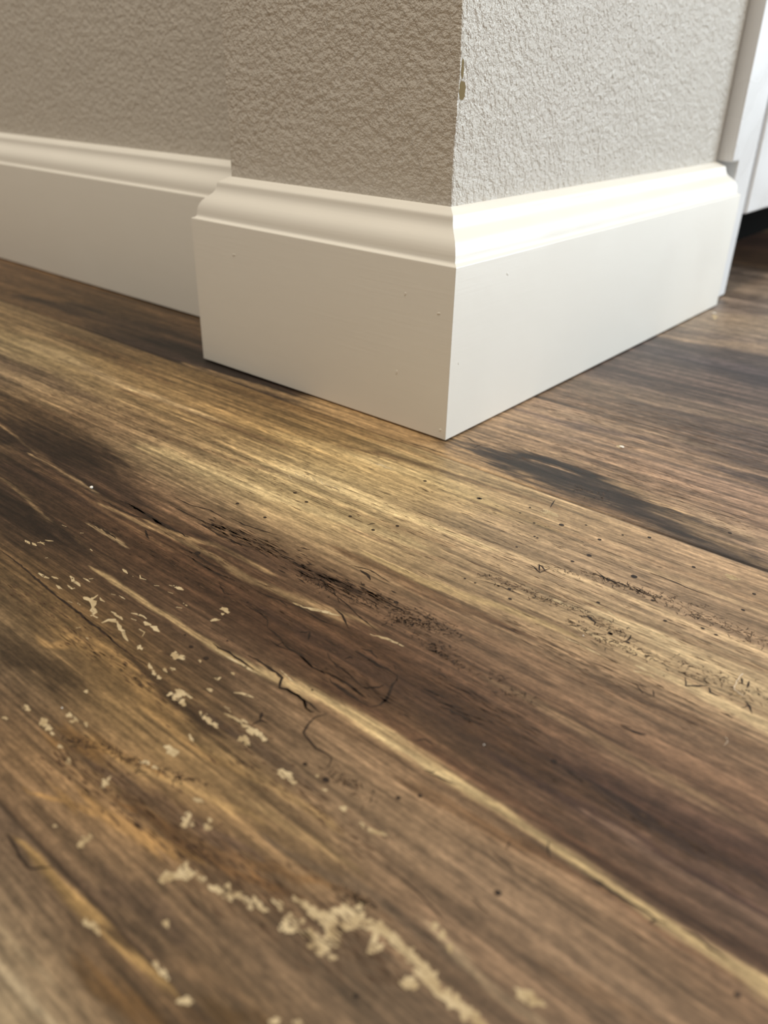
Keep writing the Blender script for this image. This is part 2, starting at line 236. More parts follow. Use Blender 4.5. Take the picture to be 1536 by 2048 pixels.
# streaks along the grain: r g b strength softness : x y halfwidth, ...
STREAKS = """
182 157 115 .92 1.0:34.7 -139.72 0.74,44.4 -138.64 1.10,55.7 -136.45 1.33,66.9 -134.84 1.42,75.7 -134.53 1.73,84.3 -134.58 1.91,95.1 -134.78 1.41,107.4 -134.70 1.04,118.1 -135.35 0.89,126.7 -135.51 1.05,138.7 -136.00 1.09,147.9 -136.59 1.13,156.2 -136.46 1.43,162.9 -136.25 1.80
196 172 130 .5 .8:87.9 -135.62 0.66,95.5 -135.32 0.75,102.5 -134.50 0.53
80 56 40 .8 .7:63.5 -131.20 0.75,74.7 -130.11 1.09,90.8 -130.80 1.14,102.5 -131.01 1.21,115.9 -131.80 1.25,127.2 -132.64 1.28,137.0 -132.46 1.24,150.8 -133.11 1.34,161.7 -132.30 1.90
92 66 42 .75 .8:93.0 -141.93 0.50,102.1 -140.70 1.38,113.4 -140.20 1.34,123.1 -138.34 0.85,125.0 -138.07 0.28
96 72 50 .4 .8:47.8 -141.62 0.58,63.6 -140.99 0.78,77.1 -139.33 0.66,89.6 -137.79 0.43
78 54 42 .7 .8:118.3 -116.22 1.21,129.0 -115.51 2.36,139.4 -115.98 2.71,148.7 -115.32 2.86,156.1 -114.46 3.23
74 52 46 .6 .7:105.2 -124.09 0.94,122.7 -124.30 1.54,135.1 -124.24 1.26,147.2 -123.60 0.91,159.1 -124.11 0.96
140 112 92 .6 .8:126.0 -124.56 0.32,132.2 -124.52 0.74,138.6 -125.52 0.92,147.9 -125.60 0.89,154.8 -125.36 0.87,159.5 -125.35 0.94
135 108 84 .5 .8:108.8 -105.36 0.83,125.5 -108.13 1.03,140.8 -106.85 1.23,153.5 -105.98 1.43
60 44 38 .55 .7:121.9 -116.60 0.72,128.8 -117.33 1.04,135.6 -118.58 1.00,143.8 -119.60 0.86
150 122 92 .6 .8:92.5 -104.39 0.89,105.5 -104.02 1.28,118.3 -105.05 1.08,130.0 -105.99 1.16,140.3 -105.61 0.75
82 58 40 .85 .7:-58.9 -110.76 1.22,-26.4 -110.71 2.65,-2.3 -112.68 2.12,20.2 -113.51 2.65,40.2 -114.26 3.44,58.2 -114.93 4.14,74.6 -115.54 4.21,90.3 -117.41 3.94,102.1 -119.27 2.98,112.9 -120.98 1.88
86 60 40 .75 .7:28.0 -85.35 1.23,44.7 -84.76 2.38,60.8 -85.17 3.04,73.5 -84.58 1.66,85.3 -84.03 0.72
78 56 42 .75 .6:-24.0 -110.62 1.13,-7.8 -108.15 2.60,9.5 -103.89 2.59,26.8 -100.77 2.18,39.4 -97.88 1.45
165 136 98 .6 .9:-51.9 -116.23 0.57,-33.4 -114.93 0.74,-13.3 -113.13 0.90,2.0 -112.50 0.87,16.3 -113.69 1.17,28.8 -112.27 1.31,39.8 -110.12 1.46,51.4 -107.21 0.97
176 148 106 .8 .6:-20.7 -139.04 0.29,-14.9 -138.97 0.57,-5.6 -139.18 0.83,0.3 -139.30 0.96,7.6 -139.78 0.80,15.9 -138.84 0.79,22.9 -138.86 0.65,34.3 -139.34 0.75,44.4 -138.64 0.61
168 138 98 .55 .6:-31.1 -112.86 0.56,-15.7 -111.31 0.92,-3.4 -108.02 0.74,13.5 -107.51 0.71
184 158 112 .6 .7:36.4 -81.55 1.04,51.5 -82.04 1.40,64.2 -80.56 1.56,75.5 -78.20 1.35,89.5 -76.09 1.14
196 172 128 .65 .7:-27.3 -61.12 1.94,-11.5 -57.25 3.86,1.2 -55.82 3.26,19.1 -56.21 2.35,36.8 -55.51 1.76,53.3 -54.86 1.22
196 172 128 .6 .7:-74.6 -81.76 1.57,-64.4 -78.26 3.17,-45.3 -77.66 3.07,-26.3 -75.97 2.49,-4.9 -73.40 1.94,15.0 -71.02 1.65,36.7 -67.91 1.61
186 160 114 .6 .7:-43.8 -37.64 2.00,-23.3 -34.37 2.95,-5.3 -32.53 2.56,16.6 -31.53 3.09,37.9 -32.08 2.36,56.5 -31.18 1.71
196 170 124 .6 .7:-10.8 -31.76 1.63,2.1 -30.21 2.88,22.9 -28.38 3.42,38.1 -29.47 1.80
150 120 82 .5 .7:-96.1 -19.84 1.62,-60.6 -18.37 2.31,-29.4 -16.31 1.85,2.8 -16.34 1.39
110 82 52 .6 .7:-112.2 -17.59 2.10,-76.9 -14.19 2.84,-44.9 -11.10 2.35,-14.2 -10.16 1.12
100 74 50 .6 .6:-23.6 -28.49 1.02,-5.4 -23.87 1.69,13.2 -21.13 1.00,34.2 -20.59 1.28,56.1 -17.84 0.93
170 140 100 .5 .7:-139.4 -10.08 1.83,-96.8 -7.54 2.17,-61.7 -5.47 1.66
118 90 64 .6 .6:-171.5 -45.67 2.35,-135.6 -48.55 3.64,-114.6 -45.55 2.51,-83.2 -46.85 1.69,-44.6 -44.77 1.28
120 94 68 .5 .6:-85.2 -69.55 1.46,-51.1 -66.03 1.40,-27.3 -61.12 1.11,4.8 -59.82 0.79
96 70 46 .55 .7:-218.4 -24.90 3.77,-189.4 -26.11 4.05,-159.6 -29.36 3.38,-136.8 -31.84 1.61
182 158 120 .7 .7:-226.7 -44.94 2.13,-203.2 -44.92 4.94,-181.2 -44.89 3.19,-144.1 -47.86 2.59,-114.6 -45.55 1.79,-85.3 -45.15 1.37
158 132 96 .6 .7:-271.3 -37.66 2.82,-246.9 -33.81 3.73,-214.3 -32.96 2.69
104 84 68 .6 .7:-214.8 -66.72 3.66,-181.5 -64.93 4.94,-150.0 -66.44 3.32
150 126 94 .6 .7:-175.9 -86.68 1.81,-152.5 -81.25 3.63,-132.8 -74.59 2.45,-102.0 -71.54 1.48
60 44 32 .9 .6:-129.4 -110.58 5.14,-116.8 -105.36 7.15,-103.2 -99.02 6.83,-87.9 -94.04 3.44
60 44 34 .85 .6:-108.4 -110.00 3.16,-87.6 -108.27 6.60,-68.2 -106.67 5.58,-57.2 -104.22 1.71
52 38 28 .85 .6:-75.9 -138.11 3.97,-59.7 -136.75 4.53,-44.6 -135.47 2.85,-35.0 -134.66 0.94
64 46 36 .7 .7:-104.2 -123.55 2.80,-89.1 -120.60 3.19,-71.4 -119.73 2.32,-49.5 -118.65 1.49
160 134 100 .8 .5:-101.1 -112.12 0.33,-88.3 -111.71 0.54,-74.4 -112.36 0.62,-62.3 -112.37 0.40
170 142 106 .8 .5:-138.8 -105.78 0.37,-126.9 -106.93 0.60,-113.9 -108.95 0.46,-105.0 -109.90 0.22
150 124 90 .7 .6:-94.8 -128.40 0.38,-85.6 -128.76 0.55,-74.9 -130.17 0.71,-64.0 -131.86 0.51,-55.2 -132.63 0.33
178 150 112 .8 .6:-43.3 -126.11 0.34,-37.3 -125.62 0.85,-30.2 -125.62 0.84,-24.8 -126.17 0.33
130 102 74 .4 .9:-139.7 -105.29 0.74,-125.3 -106.77 0.96,-107.1 -108.77 1.14,-88.3 -111.71 1.07,-69.8 -113.28 1.02,-54.3 -113.76 0.79
104 80 56 .4 .9:-94.8 -128.40 0.94,-84.0 -128.75 1.28,-72.1 -129.98 1.06,-56.3 -133.66 0.83,-40.0 -133.28 0.64,-15.7 -135.57 0.59
136 104 74 .4 .6:-90.3 -116.26 0.62,-67.8 -116.40 0.79,-44.3 -118.40 0.74,-15.4 -118.84 0.69
168 140 108 .5 .6:49.3 -37.67 1.11,66.1 -35.26 1.36,83.2 -35.61 1.04
140 112 84 .5 .6:38.9 -33.55 1.16,59.7 -30.44 1.14,80.5 -30.29 1.09,100.0 -27.86 1.05,129.4 -28.48 0.98
196 172 134 .7 .7:77.2 -65.63 0.85,97.2 -63.36 1.44,110.8 -62.72 2.19,124.3 -64.03 1.90,141.1 -66.00 2.14
200 176 136 .6 .7:99.3 -73.00 0.95,111.5 -72.89 1.83,122.7 -75.34 1.74,134.7 -76.07 2.00,144.5 -76.99 1.93
186 160 124 .6 .7:59.4 -53.25 0.97,75.5 -51.73 1.42,93.9 -50.72 1.37,112.6 -51.07 1.30,136.3 -50.78 1.83
176 150 116 .5 .7:90.0 -33.20 1.04,112.3 -32.58 1.24,130.9 -33.28 1.41
122 96 72 .5 .7:59.7 -64.22 0.67,78.7 -62.69 0.87,95.6 -60.24 0.85,112.9 -58.10 0.82,138.5 -57.69 0.96
120 94 70 .5 .7:73.6 -75.25 0.80,91.4 -74.36 1.15,107.8 -73.54 0.74,127.8 -73.13 0.70,143.2 -72.90 0.83
130 102 78 .45 .7:18.2 -74.50 0.69,44.4 -70.56 0.89,68.3 -66.97 0.86,90.0 -63.70 0.84
140 112 82 .45 .7:-7.4 -66.19 0.77,19.8 -64.50 0.98,46.6 -60.96 0.95
126 98 74 .6 .7:68.8 -91.63 1.41,84.3 -91.76 2.03,97.6 -90.24 1.65,116.8 -89.72 1.41,132.8 -86.22 1.38,146.7 -83.96 1.50
64 46 36 .6 .8:32.5 -121.18 1.50,46.9 -121.01 2.02,62.1 -119.25 2.81,75.0 -119.83 3.23,86.0 -119.08 2.09
108 80 58 .7 .7:121.4 -139.08 0.28,130.0 -137.89 0.46,141.3 -137.72 0.44,148.7 -138.48 0.42,156.8 -138.13 0.41
52 40 32 .85 .5:23.3 0.86 2.97,34.1 2.58 6.61,44.6 2.20 8.62,54.8 1.83 5.62,60.8 1.20 2.07
84 66 52 .7 .5:54.1 -7.51 1.66,65.2 -7.19 5.21,75.1 -5.27 3.23
54 44 38 .8 .5:58.1 6.48 2.15,68.1 5.33 4.19,82.2 2.14 5.32,96.4 -3.67 4.98,108.0 -9.42 4.09,117.7 -11.93 2.25,124.6 -12.94 1.37
120 94 70 .6 .6:67.3 -7.67 1.94,79.8 -7.82 2.52,92.9 -10.99 2.10,104.5 -12.51 1.44
70 56 46 .6 .5:15.3 1.26 1.51,21.2 2.46 2.26,30.9 11.40 1.94,44.5 13.32 1.53,59.8 10.70 1.46
178 148 112 .7 .5:54.3 13.83 1.13,64.7 12.48 2.20,78.2 7.10 2.42,92.6 1.60 2.59,105.8 -3.44 2.14,117.9 -8.08 1.44
168 140 108 .5 .6:24.0 15.54 1.61,45.1 19.74 1.98,65.9 21.77 2.31,92.1 19.82 1.81
120 94 76 .5 .6:54.0 22.11 1.58,79.4 20.77 1.87,101.1 18.42 1.76,116.1 14.27 1.66
172 146 116 .5 .6:85.8 14.03 1.06,104.7 8.21 1.64,119.1 4.62 1.87
74 60 56 .6 .7:3.3 49.12 1.99,22.8 48.44 2.88,38.2 53.46 2.40,58.0 56.79 1.89
72 58 54 .6 .7:71.7 62.89 2.85,83.0 63.84 5.61,94.7 62.47 3.63,101.8 60.34 3.55
60 50 52 .6 .7:95.6 48.98 2.53,105.2 49.61 5.83
78 62 54 .7 .8:2.0 114.68 4.05,14.3 121.40 9.55,27.3 131.79 8.39,36.8 132.92 2.77
84 72 66 .7 .8:18.1 165.40 6.49,28.5 172.05 11.48,43.9 178.97 8.25
62 52 54 .7 .8:49.5 170.26 6.33,59.5 169.40 10.89,68.4 167.89 16.80
70 56 50 .5 .7:31.0 91.48 2.33,53.5 92.28 3.39,73.5 95.78 3.33,91.3 94.43 4.28
150 126 100 .6 .7:9.5 55.00 2.03,30.6 59.45 3.01,52.6 64.09 2.47,74.6 65.59 1.91
140 118 96 .5 .7:8.5 87.63 2.37,36.0 96.11 2.95,61.5 99.73 2.88,87.8 105.44 2.27
120 100 84 .5 .7:16.3 31.71 1.78,45.6 38.77 2.20,74.6 41.07 2.11,107.7 41.49 1.98
146 118 92 .5 .7:43.4 43.22 1.81,70.6 46.22 2.18,107.1 43.49 1.60
156 132 106 .6 .8:14.4 200.72 4.65,33.3 208.81 6.54,52.6 218.80 5.66
150 128 104 .6 .8:4.8 247.39 4.42,22.1 256.78 8.94,34.7 276.69 9.39
92 78 72 .6 .8:7.3 281.69 6.15,15.4 303.25 10.43,21.3 319.65 16.33
100 84 72 .5 .8:-29.2 394.69 10.59,-9.8 379.84 13.32,-0.4 389.44 10.16
90 64 42 .7 .8:-54.5 461.07 17.05,-45.6 464.51 25.60,-44.8 486.04 22.42
158 126 80 .85 .5:51.9 -198.93 0.44,60.4 -199.09 1.05,69.5 -198.84 1.12,77.6 -198.36 1.09,83.9 -197.94 0.97,91.0 -197.37 0.38
66 50 34 .6 .6:0.6 -176.22 0.54,-0.2 -172.03 1.90,7.6 -170.04 2.86,18.2 -172.38 1.25
160 126 82 .8 .7:-0.2 -165.59 0.82,5.2 -160.75 1.71,14.1 -158.09 1.72,24.1 -157.88 2.31,34.8 -159.95 1.78,43.8 -162.57 1.49,53.8 -163.63 1.07,64.4 -161.74 0.88
62 46 32 .85 .6:21.4 -155.36 0.65,31.4 -156.14 1.46,40.3 -157.25 1.61,48.9 -157.08 1.76,55.9 -155.96 0.97
76 60 48 .6 .7:52.0 -155.42 0.79,63.3 -155.35 1.72,72.0 -155.04 1.68,80.3 -154.74 0.91
160 130 88 .6 .7:52.7 -162.73 0.54,65.1 -161.07 1.06,76.8 -159.53 1.04,88.5 -158.92 0.84
170 138 92 .6 .7:39.8 -175.97 0.48,49.2 -175.09 0.78,59.2 -171.52 0.71,69.1 -169.52 0.63,76.9 -167.47 0.47
120 88 50 .7 .6:33.6 -181.43 0.91,38.1 -178.41 1.55,43.4 -174.73 1.12,50.9 -172.69 0.64
90 70 56 .7 .7:43.1 -180.40 0.59,53.6 -178.13 1.04,64.5 -176.71 1.45,74.8 -175.37 1.28,82.8 -172.71 0.72
154 118 72 .7 .7:41.2 -192.28 0.32,47.4 -188.51 0.78,55.1 -185.77 1.06,63.5 -183.78 1.05,70.4 -182.15 0.79,77.7 -179.99 0.53
110 78 46 .75 .7:56.4 -182.26 0.35,64.3 -179.99 0.69,73.1 -179.76 1.08,81.2 -178.31 0.93,88.8 -175.70 0.54,96.2 -173.17 0.34
116 84 50 .6 .7:68.3 -179.53 0.28,74.3 -177.28 0.56,83.1 -175.30 0.62,90.0 -172.01 0.63,96.7 -168.81 0.50,105.9 -165.98 0.29
160 132 92 .5 .7:72.8 -166.34 0.40,82.1 -164.52 0.80,91.7 -163.58 0.70,98.7 -163.10 0.46
104 86 68 .6 .8:85.5 -168.99 0.60,95.3 -167.36 1.03,103.3 -165.67 1.16,111.6 -164.77 0.99,118.6 -165.68 0.82
94 74 58 .6 .6:71.2 -196.12 0.74,74.2 -192.24 1.45,79.8 -191.14 1.66,84.6 -191.69 0.97
70 52 38 .75 .6:75.6 -198.94 0.20,79.6 -197.80 0.60,82.5 -196.96 0.60,84.8 -196.66 0.20
66 50 36 .6 .6:78.6 -195.73 0.41,82.3 -194.89 0.62,84.7 -195.63 0.30
178 158 128 .7 .8:70.1 -213.13 0.55,75.4 -212.68 0.70,80.5 -212.25 0.53,84.0 -211.87 0.30
150 130 102 .6 .8:62.8 -209.41 0.35,69.4 -209.44 0.51,76.1 -208.97 0.41
104 74 38 .7 .8:82.8 -205.29 0.86,88.2 -203.60 1.47,93.5 -201.96 1.13
92 66 32 .7 .8:97.4 -197.60 0.65,102.5 -195.11 0.94,106.5 -191.71 0.59
132 104 76 .5 .8:85.0 -195.89 0.70,94.3 -193.23 1.01,102.0 -191.71 0.80
74 58 44 .5 .7:106.6 -164.13 0.22,113.4 -164.38 0.57,119.8 -164.61 0.69,126.4 -165.50 0.53
180 156 124 .5 .8:116.5 -162.89 0.21,121.1 -163.54 0.49,126.8 -164.65 0.60,131.7 -165.05 0.78,136.8 -164.61 0.89
120 92 66 .5 .7:138.2 -156.36 0.71,145.0 -154.58 0.99,150.9 -153.37 0.70
70 52 38 .5 .6:111.8 -87.25 1.30,116.5 -86.57 1.29,125.0 -86.78 0.94
54 44 36 .95 .6:29.8 2.67 2.96,39.9 3.37 5.47,48.3 2.83 6.44,54.4 2.53 4.24
56 45 36 1 .5:21.6 5.26 1.53,34.3 12.79 1.95,51.0 12.50 2.63,63.3 7.56 2.86,70.2 4.76 2.77
62 50 42 .65 .7:66.2 3.58 3.12,76.9 2.08 4.37,89.0 -1.70 4.48,102.5 -7.20 3.60,111.1 -9.69 2.32
60 46 34 .9 .6:-311.7 1.83 3.65,-292.8 7.20 5.49,-271.5 13.82 3.69
64 48 36 .8 .7:-265.7 3.88 4.65,-230.0 9.68 5.73,-200.5 17.94 4.59
42 30 24 .95 .6:-181.7 0.93 3.09,-171.2 3.94 4.12,-155.8 2.84 4.51
100 76 50 .8 .7:-345.2 0.34 3.13,-316.5 10.98 5.11,-288.8 21.25 3.90
50 36 26 .8 .6:-122.2 -110.38 3.23,-110.7 -104.76 4.73,-94.5 -100.16 3.80
50 36 26 .8 .6:-72.7 -139.74 1.94,-62.4 -136.97 2.92,-48.4 -134.88 1.93
"""

# hairline cracks printed in the plank: halfwidth : x y, ...
CRACKS = """
0.22:55.6 -13.55,57.0 -19.38;0.16:117.5 -139.63,118.1 -141.98;0.18:123.0 -135.10,123.9 -136.96,125.3 -138.54;
0.14:132.0 -137.21,134.3 -136.79,136.7 -136.89;0.22:131.8 -137.93,135.4 -137.12,139.2 -137.08,142.7 -136.77,145.0 -136.96,146.6 -136.55;
0.23:148.7 -135.92,150.9 -135.43,153.6 -135.95,156.5 -136.20;0.17:144.3 -138.77,144.4 -137.52,145.4 -136.85;
0.13:116.5 -144.07,118.3 -144.34,121.6 -144.51;0.14:126.2 -144.50,127.6 -144.32;0.14:119.0 -154.10,120.8 -154.51,122.8 -154.75;
0.12:126.0 -154.40,126.6 -155.57;0.23:46.4 -199.83,49.8 -200.07,54.1 -200.78,56.8 -200.64,59.3 -197.90;0.20:116.9 -117.45,119.1 -117.66,121.4 -118.12;
0.16:122.5 -117.79,126.9 -118.96,131.9 -119.45,136.0 -119.69;0.19:88.6 -131.51,89.9 -129.64,92.4 -129.77;0.16:95.0 -136.66,96.8 -135.98,96.9 -135.05;
0.15:96.0 -136.83,99.8 -135.96,102.5 -135.36;0.27:-54.9 -114.30,-44.9 -114.41,-38.0 -113.53,-32.4 -111.92;
0.25:-12.1 -115.89,-5.9 -115.24,1.6 -115.79,7.2 -114.99;0.30:-7.1 -117.03,-0.5 -117.69,6.1 -117.70,13.6 -116.78;
0.22:21.0 -116.06,24.7 -115.86,29.5 -114.78,32.9 -115.36;0.20:29.5 -114.78,35.9 -113.64,43.7 -114.09,49.7 -112.99;
0.24:-39.0 -97.41,-31.2 -97.37,-23.7 -95.20,-14.6 -95.71;0.23:-15.2 -94.13,-8.1 -94.14,-2.4 -93.12,3.8 -91.61;
0.23:-20.2 -103.00,-11.4 -103.34,-2.3 -103.17,6.4 -101.07;0.20:-35.9 -101.70,-20.9 -101.48,-10.3 -100.31,-11.0 -99.30;
0.21:12.0 -120.82,16.4 -122.72,18.7 -121.24;0.20:24.3 -122.53,29.7 -122.16,33.6 -123.09,35.9 -125.25;0.19:35.9 -125.25,41.3 -125.99,44.2 -127.40;
0.19:40.2 -128.33,43.4 -128.65,46.3 -128.18;0.29:17.4 -91.20,14.2 -92.18;0.23:20.1 -68.51,21.1 -65.97;0.24:119.4 -97.68,121.7 -97.23;
0.31:119.8 -98.11,122.9 -97.79,125.1 -97.06;0.22:72.7 -52.50,75.1 -53.87,75.9 -52.44;0.17:85.9 -44.16,91.0 -46.55,95.1 -45.58,99.1 -46.03;
0.18:97.5 -44.16,103.3 -45.55,107.4 -45.08;0.18:98.4 -34.68,104.4 -34.57,110.4 -35.21,115.9 -34.86;0.15:64.1 -70.75,69.9 -69.52,76.4 -69.57;
0.12:103.4 -158.99,106.8 -158.96,111.8 -159.59,115.5 -160.16,119.0 -161.34;0.09:141.2 -141.43,144.9 -141.74,148.1 -141.23;
0.17:31.7 -89.38,37.7 -87.53,46.0 -88.63;0.26:8.6 7.70,3.7 9.71,1.4 9.58;0.25:15.0 8.48,11.4 7.04,11.0 3.53;0.21:-14.2 -10.16,-2.7 -9.19,8.8 -8.97;
0.26:30.7 -138.59,33.2 -138.76,36.2 -138.15,39.1 -138.40,40.5 -138.38,45.7 -138.50;
0.39:40.5 -135.85,43.1 -135.59,46.8 -135.76,50.5 -135.93,52.7 -136.10,54.0 -137.98,54.9 -139.00,56.6 -138.14,59.7 -137.93,62.0 -138.05,64.0 -139.55,65.9 -139.83;
0.36:54.9 -139.00,56.8 -138.26,59.8 -138.04,62.4 -138.21,64.1 -139.66,65.9 -139.83,66.4 -139.32;0.22:62.5 -138.06,65.2 -138.26,67.7 -138.60;
0.22:69.0 -137.88,67.7 -140.48,68.1 -142.85,69.1 -145.55,71.4 -146.23,74.4 -147.03,77.2 -146.46,78.7 -146.65,79.6 -148.37,79.7 -149.53;
0.36:57.8 -146.98,59.3 -148.96;0.28:61.3 -148.44,59.4 -149.06,59.2 -150.30,59.1 -151.38;
0.31:43.0 -128.97,43.2 -126.96,46.5 -127.51,49.9 -127.51,55.4 -128.69,59.3 -128.55;
0.32:61.0 -128.75,62.4 -129.79,66.7 -129.94,70.5 -130.11,73.7 -130.34,74.6 -130.26;
0.28:74.6 -130.26,75.9 -128.01,75.8 -125.87,74.9 -123.34,73.7 -120.99,73.2 -118.67;0.42:73.6 -119.22,72.3 -117.57;
0.39:58.9 -117.50,62.5 -117.58,66.5 -117.86,69.2 -117.40,72.3 -117.57;0.27:57.7 -128.27,61.1 -127.90,64.6 -127.67,68.5 -127.87,72.0 -128.37;
0.20:66.9 -128.15,70.1 -128.27,72.3 -128.34;0.20:54.3 -122.39,56.0 -123.66,59.5 -124.48,62.9 -124.64,68.5 -126.09;
0.23:68.7 -126.34,70.0 -125.61,71.8 -123.59,72.2 -122.09;0.24:59.3 -115.79,61.8 -114.89,65.0 -116.16;0.29:69.4 -115.24,70.9 -116.41;
0.35:79.7 -117.11,83.0 -116.91,86.0 -116.23;0.30:85.2 -118.44,88.1 -117.70,90.8 -116.56;0.29:86.2 -119.34,90.6 -118.82,94.0 -118.79,97.0 -117.78;
0.22:86.7 -118.07,91.9 -117.72,96.2 -116.62;0.29:50.2 -127.78,52.9 -128.41,55.5 -128.82;0.27:43.4 -121.09,44.5 -120.39,45.3 -119.41,47.3 -121.97;
0.24:59.1 -121.37,59.5 -120.01,60.3 -119.81;
0.28:-49.6 -151.62,-38.4 -151.79,-27.0 -152.55,-17.6 -153.12,-6.9 -153.38,0.8 -153.80,7.0 -153.80,11.2 -154.12,15.1 -154.59,21.0 -154.42,25.6 -154.10;
0.33:-46.7 -124.89,-39.7 -124.93,-30.4 -125.46;0.49:-50.7 -110.50,-37.9 -110.29,-27.5 -110.84,-19.4 -110.66,-15.1 -110.80;
0.33:-48.6 -110.01,-33.7 -110.96,-22.7 -111.56;0.33:-28.3 -116.65,-23.0 -119.15;0.25:87.5 -46.28,89.4 -46.32,90.9 -47.73;
0.25:89.1 -45.84,92.5 -46.30,95.8 -46.99;0.24:97.6 -44.73,99.7 -45.47,102.7 -46.02,105.0 -46.24;0.21:99.8 -45.38,100.7 -46.91;
0.23:93.5 -67.32,95.2 -66.39,97.7 -67.08,98.2 -68.64;0.21:106.9 -70.32,107.7 -68.26,107.2 -65.98;0.21:106.6 -68.73,106.2 -66.83;
0.24:124.1 -72.87,125.5 -75.68,129.5 -72.06;0.23:129.7 -72.41,130.6 -74.16,132.8 -73.80;0.21:130.4 -67.81,131.1 -66.46,132.5 -67.12;
0.24:134.3 -63.84,135.2 -66.14;0.24:136.1 -63.93,136.6 -66.79;0.25:137.7 -71.66,139.0 -72.75,140.4 -74.97;0.22:136.3 -77.94,137.3 -78.16;
0.20:134.7 -79.14,136.4 -78.91,137.6 -79.36;0.31:136.8 -70.92,137.7 -70.82;0.21:116.4 -83.18,117.8 -83.88,118.9 -85.12;0.19:120.2 -82.18,121.4 -84.32;
0.24:70.7 -54.26,74.7 -56.00,75.5 -53.91;0.25:72.2 -52.22,74.3 -55.31;0.37:35.6 -89.43,38.9 -89.95,41.3 -91.21;0.25:45.1 -80.84,47.0 -81.30;
0.20:34.3 -102.47,43.2 -104.04,50.7 -106.39,58.7 -107.78;0.24:24.8 -102.65,30.7 -100.72,37.0 -101.70,39.3 -103.43;
0.22:43.2 -107.98,46.5 -108.62,51.8 -111.93
"""

# pale scratches and worn strips: halfwidth : x y, ...
SCRATCHES = """
0.35:-49.6 -143.93,-46.3 -144.13;0.35:-46.7 -143.29,-43.8 -143.35;0.29:-45.6 -142.32,-43.6 -140.90;0.29:-45.2 -139.99,-42.7 -138.53;
0.23:-45.5 -141.43,-42.6 -141.50;0.54:-30.1 -150.55,-28.2 -150.25,-25.4 -150.39;0.33:-25.8 -149.09,-23.3 -148.57;
0.43:-22.3 -145.58,-19.2 -146.20,-15.8 -146.44;0.27:-21.1 -150.49,-17.6 -150.61;0.32:-18.8 -148.43,-16.2 -148.75,-16.0 -147.87;
0.27:-18.7 -143.75,-15.5 -143.57;0.44:-17.1 -142.93,-16.5 -142.06;0.53:-10.5 -148.68,-8.0 -148.31,-8.4 -145.52;0.72:-8.6 -147.31,-4.4 -149.67;
0.61:-4.8 -149.42,-2.3 -150.73,-1.5 -152.09;0.51:-1.7 -151.68,0.4 -151.55;0.31:-7.1 -145.91,-4.3 -146.20;0.41:0.6 -147.57,2.9 -147.59,5.9 -147.81;
0.61:3.1 -151.99,3.1 -150.26,5.5 -149.03;0.49:5.3 -148.90,8.9 -150.16,12.1 -151.16,14.5 -151.75;0.31:5.0 -144.53,7.3 -143.67,10.2 -143.12;
0.71:10.6 -144.47,13.0 -143.76;0.50:13.3 -144.60,16.9 -144.46;0.60:12.3 -147.17,14.4 -146.91;0.49:14.4 -146.91,15.4 -148.77;
0.30:7.0 -145.92,8.7 -145.57;0.54:2.6 -129.61,4.1 -128.91,6.7 -129.20;0.33:1.7 -130.09,3.7 -129.60;0.32:4.2 -132.33,6.0 -132.02;
0.27:-9.5 -134.10,-7.5 -134.01;0.27:-8.4 -132.42,-7.0 -133.22,-5.1 -132.89;0.44:-14.6 -133.87,-11.5 -134.19;0.63:11.5 -135.16,13.0 -134.40;
0.52:11.4 -132.82,13.3 -132.97;0.32:-6.3 -143.04,-4.9 -142.73;0.26:-4.1 -142.03,-1.5 -141.91;0.33:-1.2 -132.96,0.1 -132.20;
0.36:-49.7 -131.83,-47.6 -131.68;0.36:-41.3 -130.83,-40.6 -130.22;0.46:-30.8 -133.96,-29.3 -134.10;0.34:-36.0 -145.26,-35.5 -144.45;
0.31:-12.0 -152.48,-10.2 -152.11;0.42:-9.2 -151.24,-7.7 -151.12;0.40:0.2 -157.40,0.7 -156.34;0.49:5.5 -157.88,6.7 -157.56;
0.58:17.9 -151.55,19.2 -151.17;0.27:48.2 -146.96,49.8 -146.17,52.8 -144.89;0.26:50.2 -151.30,52.6 -151.49;0.32:54.0 -25.39,57.8 -25.56,62.7 -25.54;
0.30:57.2 -109.94,62.5 -108.45,67.3 -107.96;0.42:35.4 -113.16,40.9 -111.25,46.3 -109.37;0.32:32.8 -113.37,35.9 -112.72;
0.24:32.8 -139.65,39.9 -139.42,48.2 -138.90;0.18:50.4 -134.56,58.3 -135.77;0.26:87.7 -59.45,95.3 -59.60,102.2 -61.87;
0.32:102.0 -61.46,110.1 -61.11,118.1 -61.17,123.3 -61.34;0.22:93.5 -78.12,99.3 -78.39,106.3 -78.73;0.24:113.0 -79.05,117.4 -77.58,120.1 -78.06;
0.24:122.2 -66.46,126.4 -66.21;0.29:113.1 -76.49,117.0 -76.71;0.43:-9.4 -33.38,1.3 -32.06;0.28:-23.9 -60.72,-20.4 -61.74;
0.28:-23.1 -57.83,-18.2 -59.75;0.28:-20.5 -56.50,-15.1 -58.98;0.27:-17.3 -55.73,-11.9 -58.22;0.27:-13.6 -55.54,-8.3 -58.01;
0.27:-9.7 -56.13,-5.0 -58.03;0.27:-6.1 -55.94,-1.5 -57.83
"""

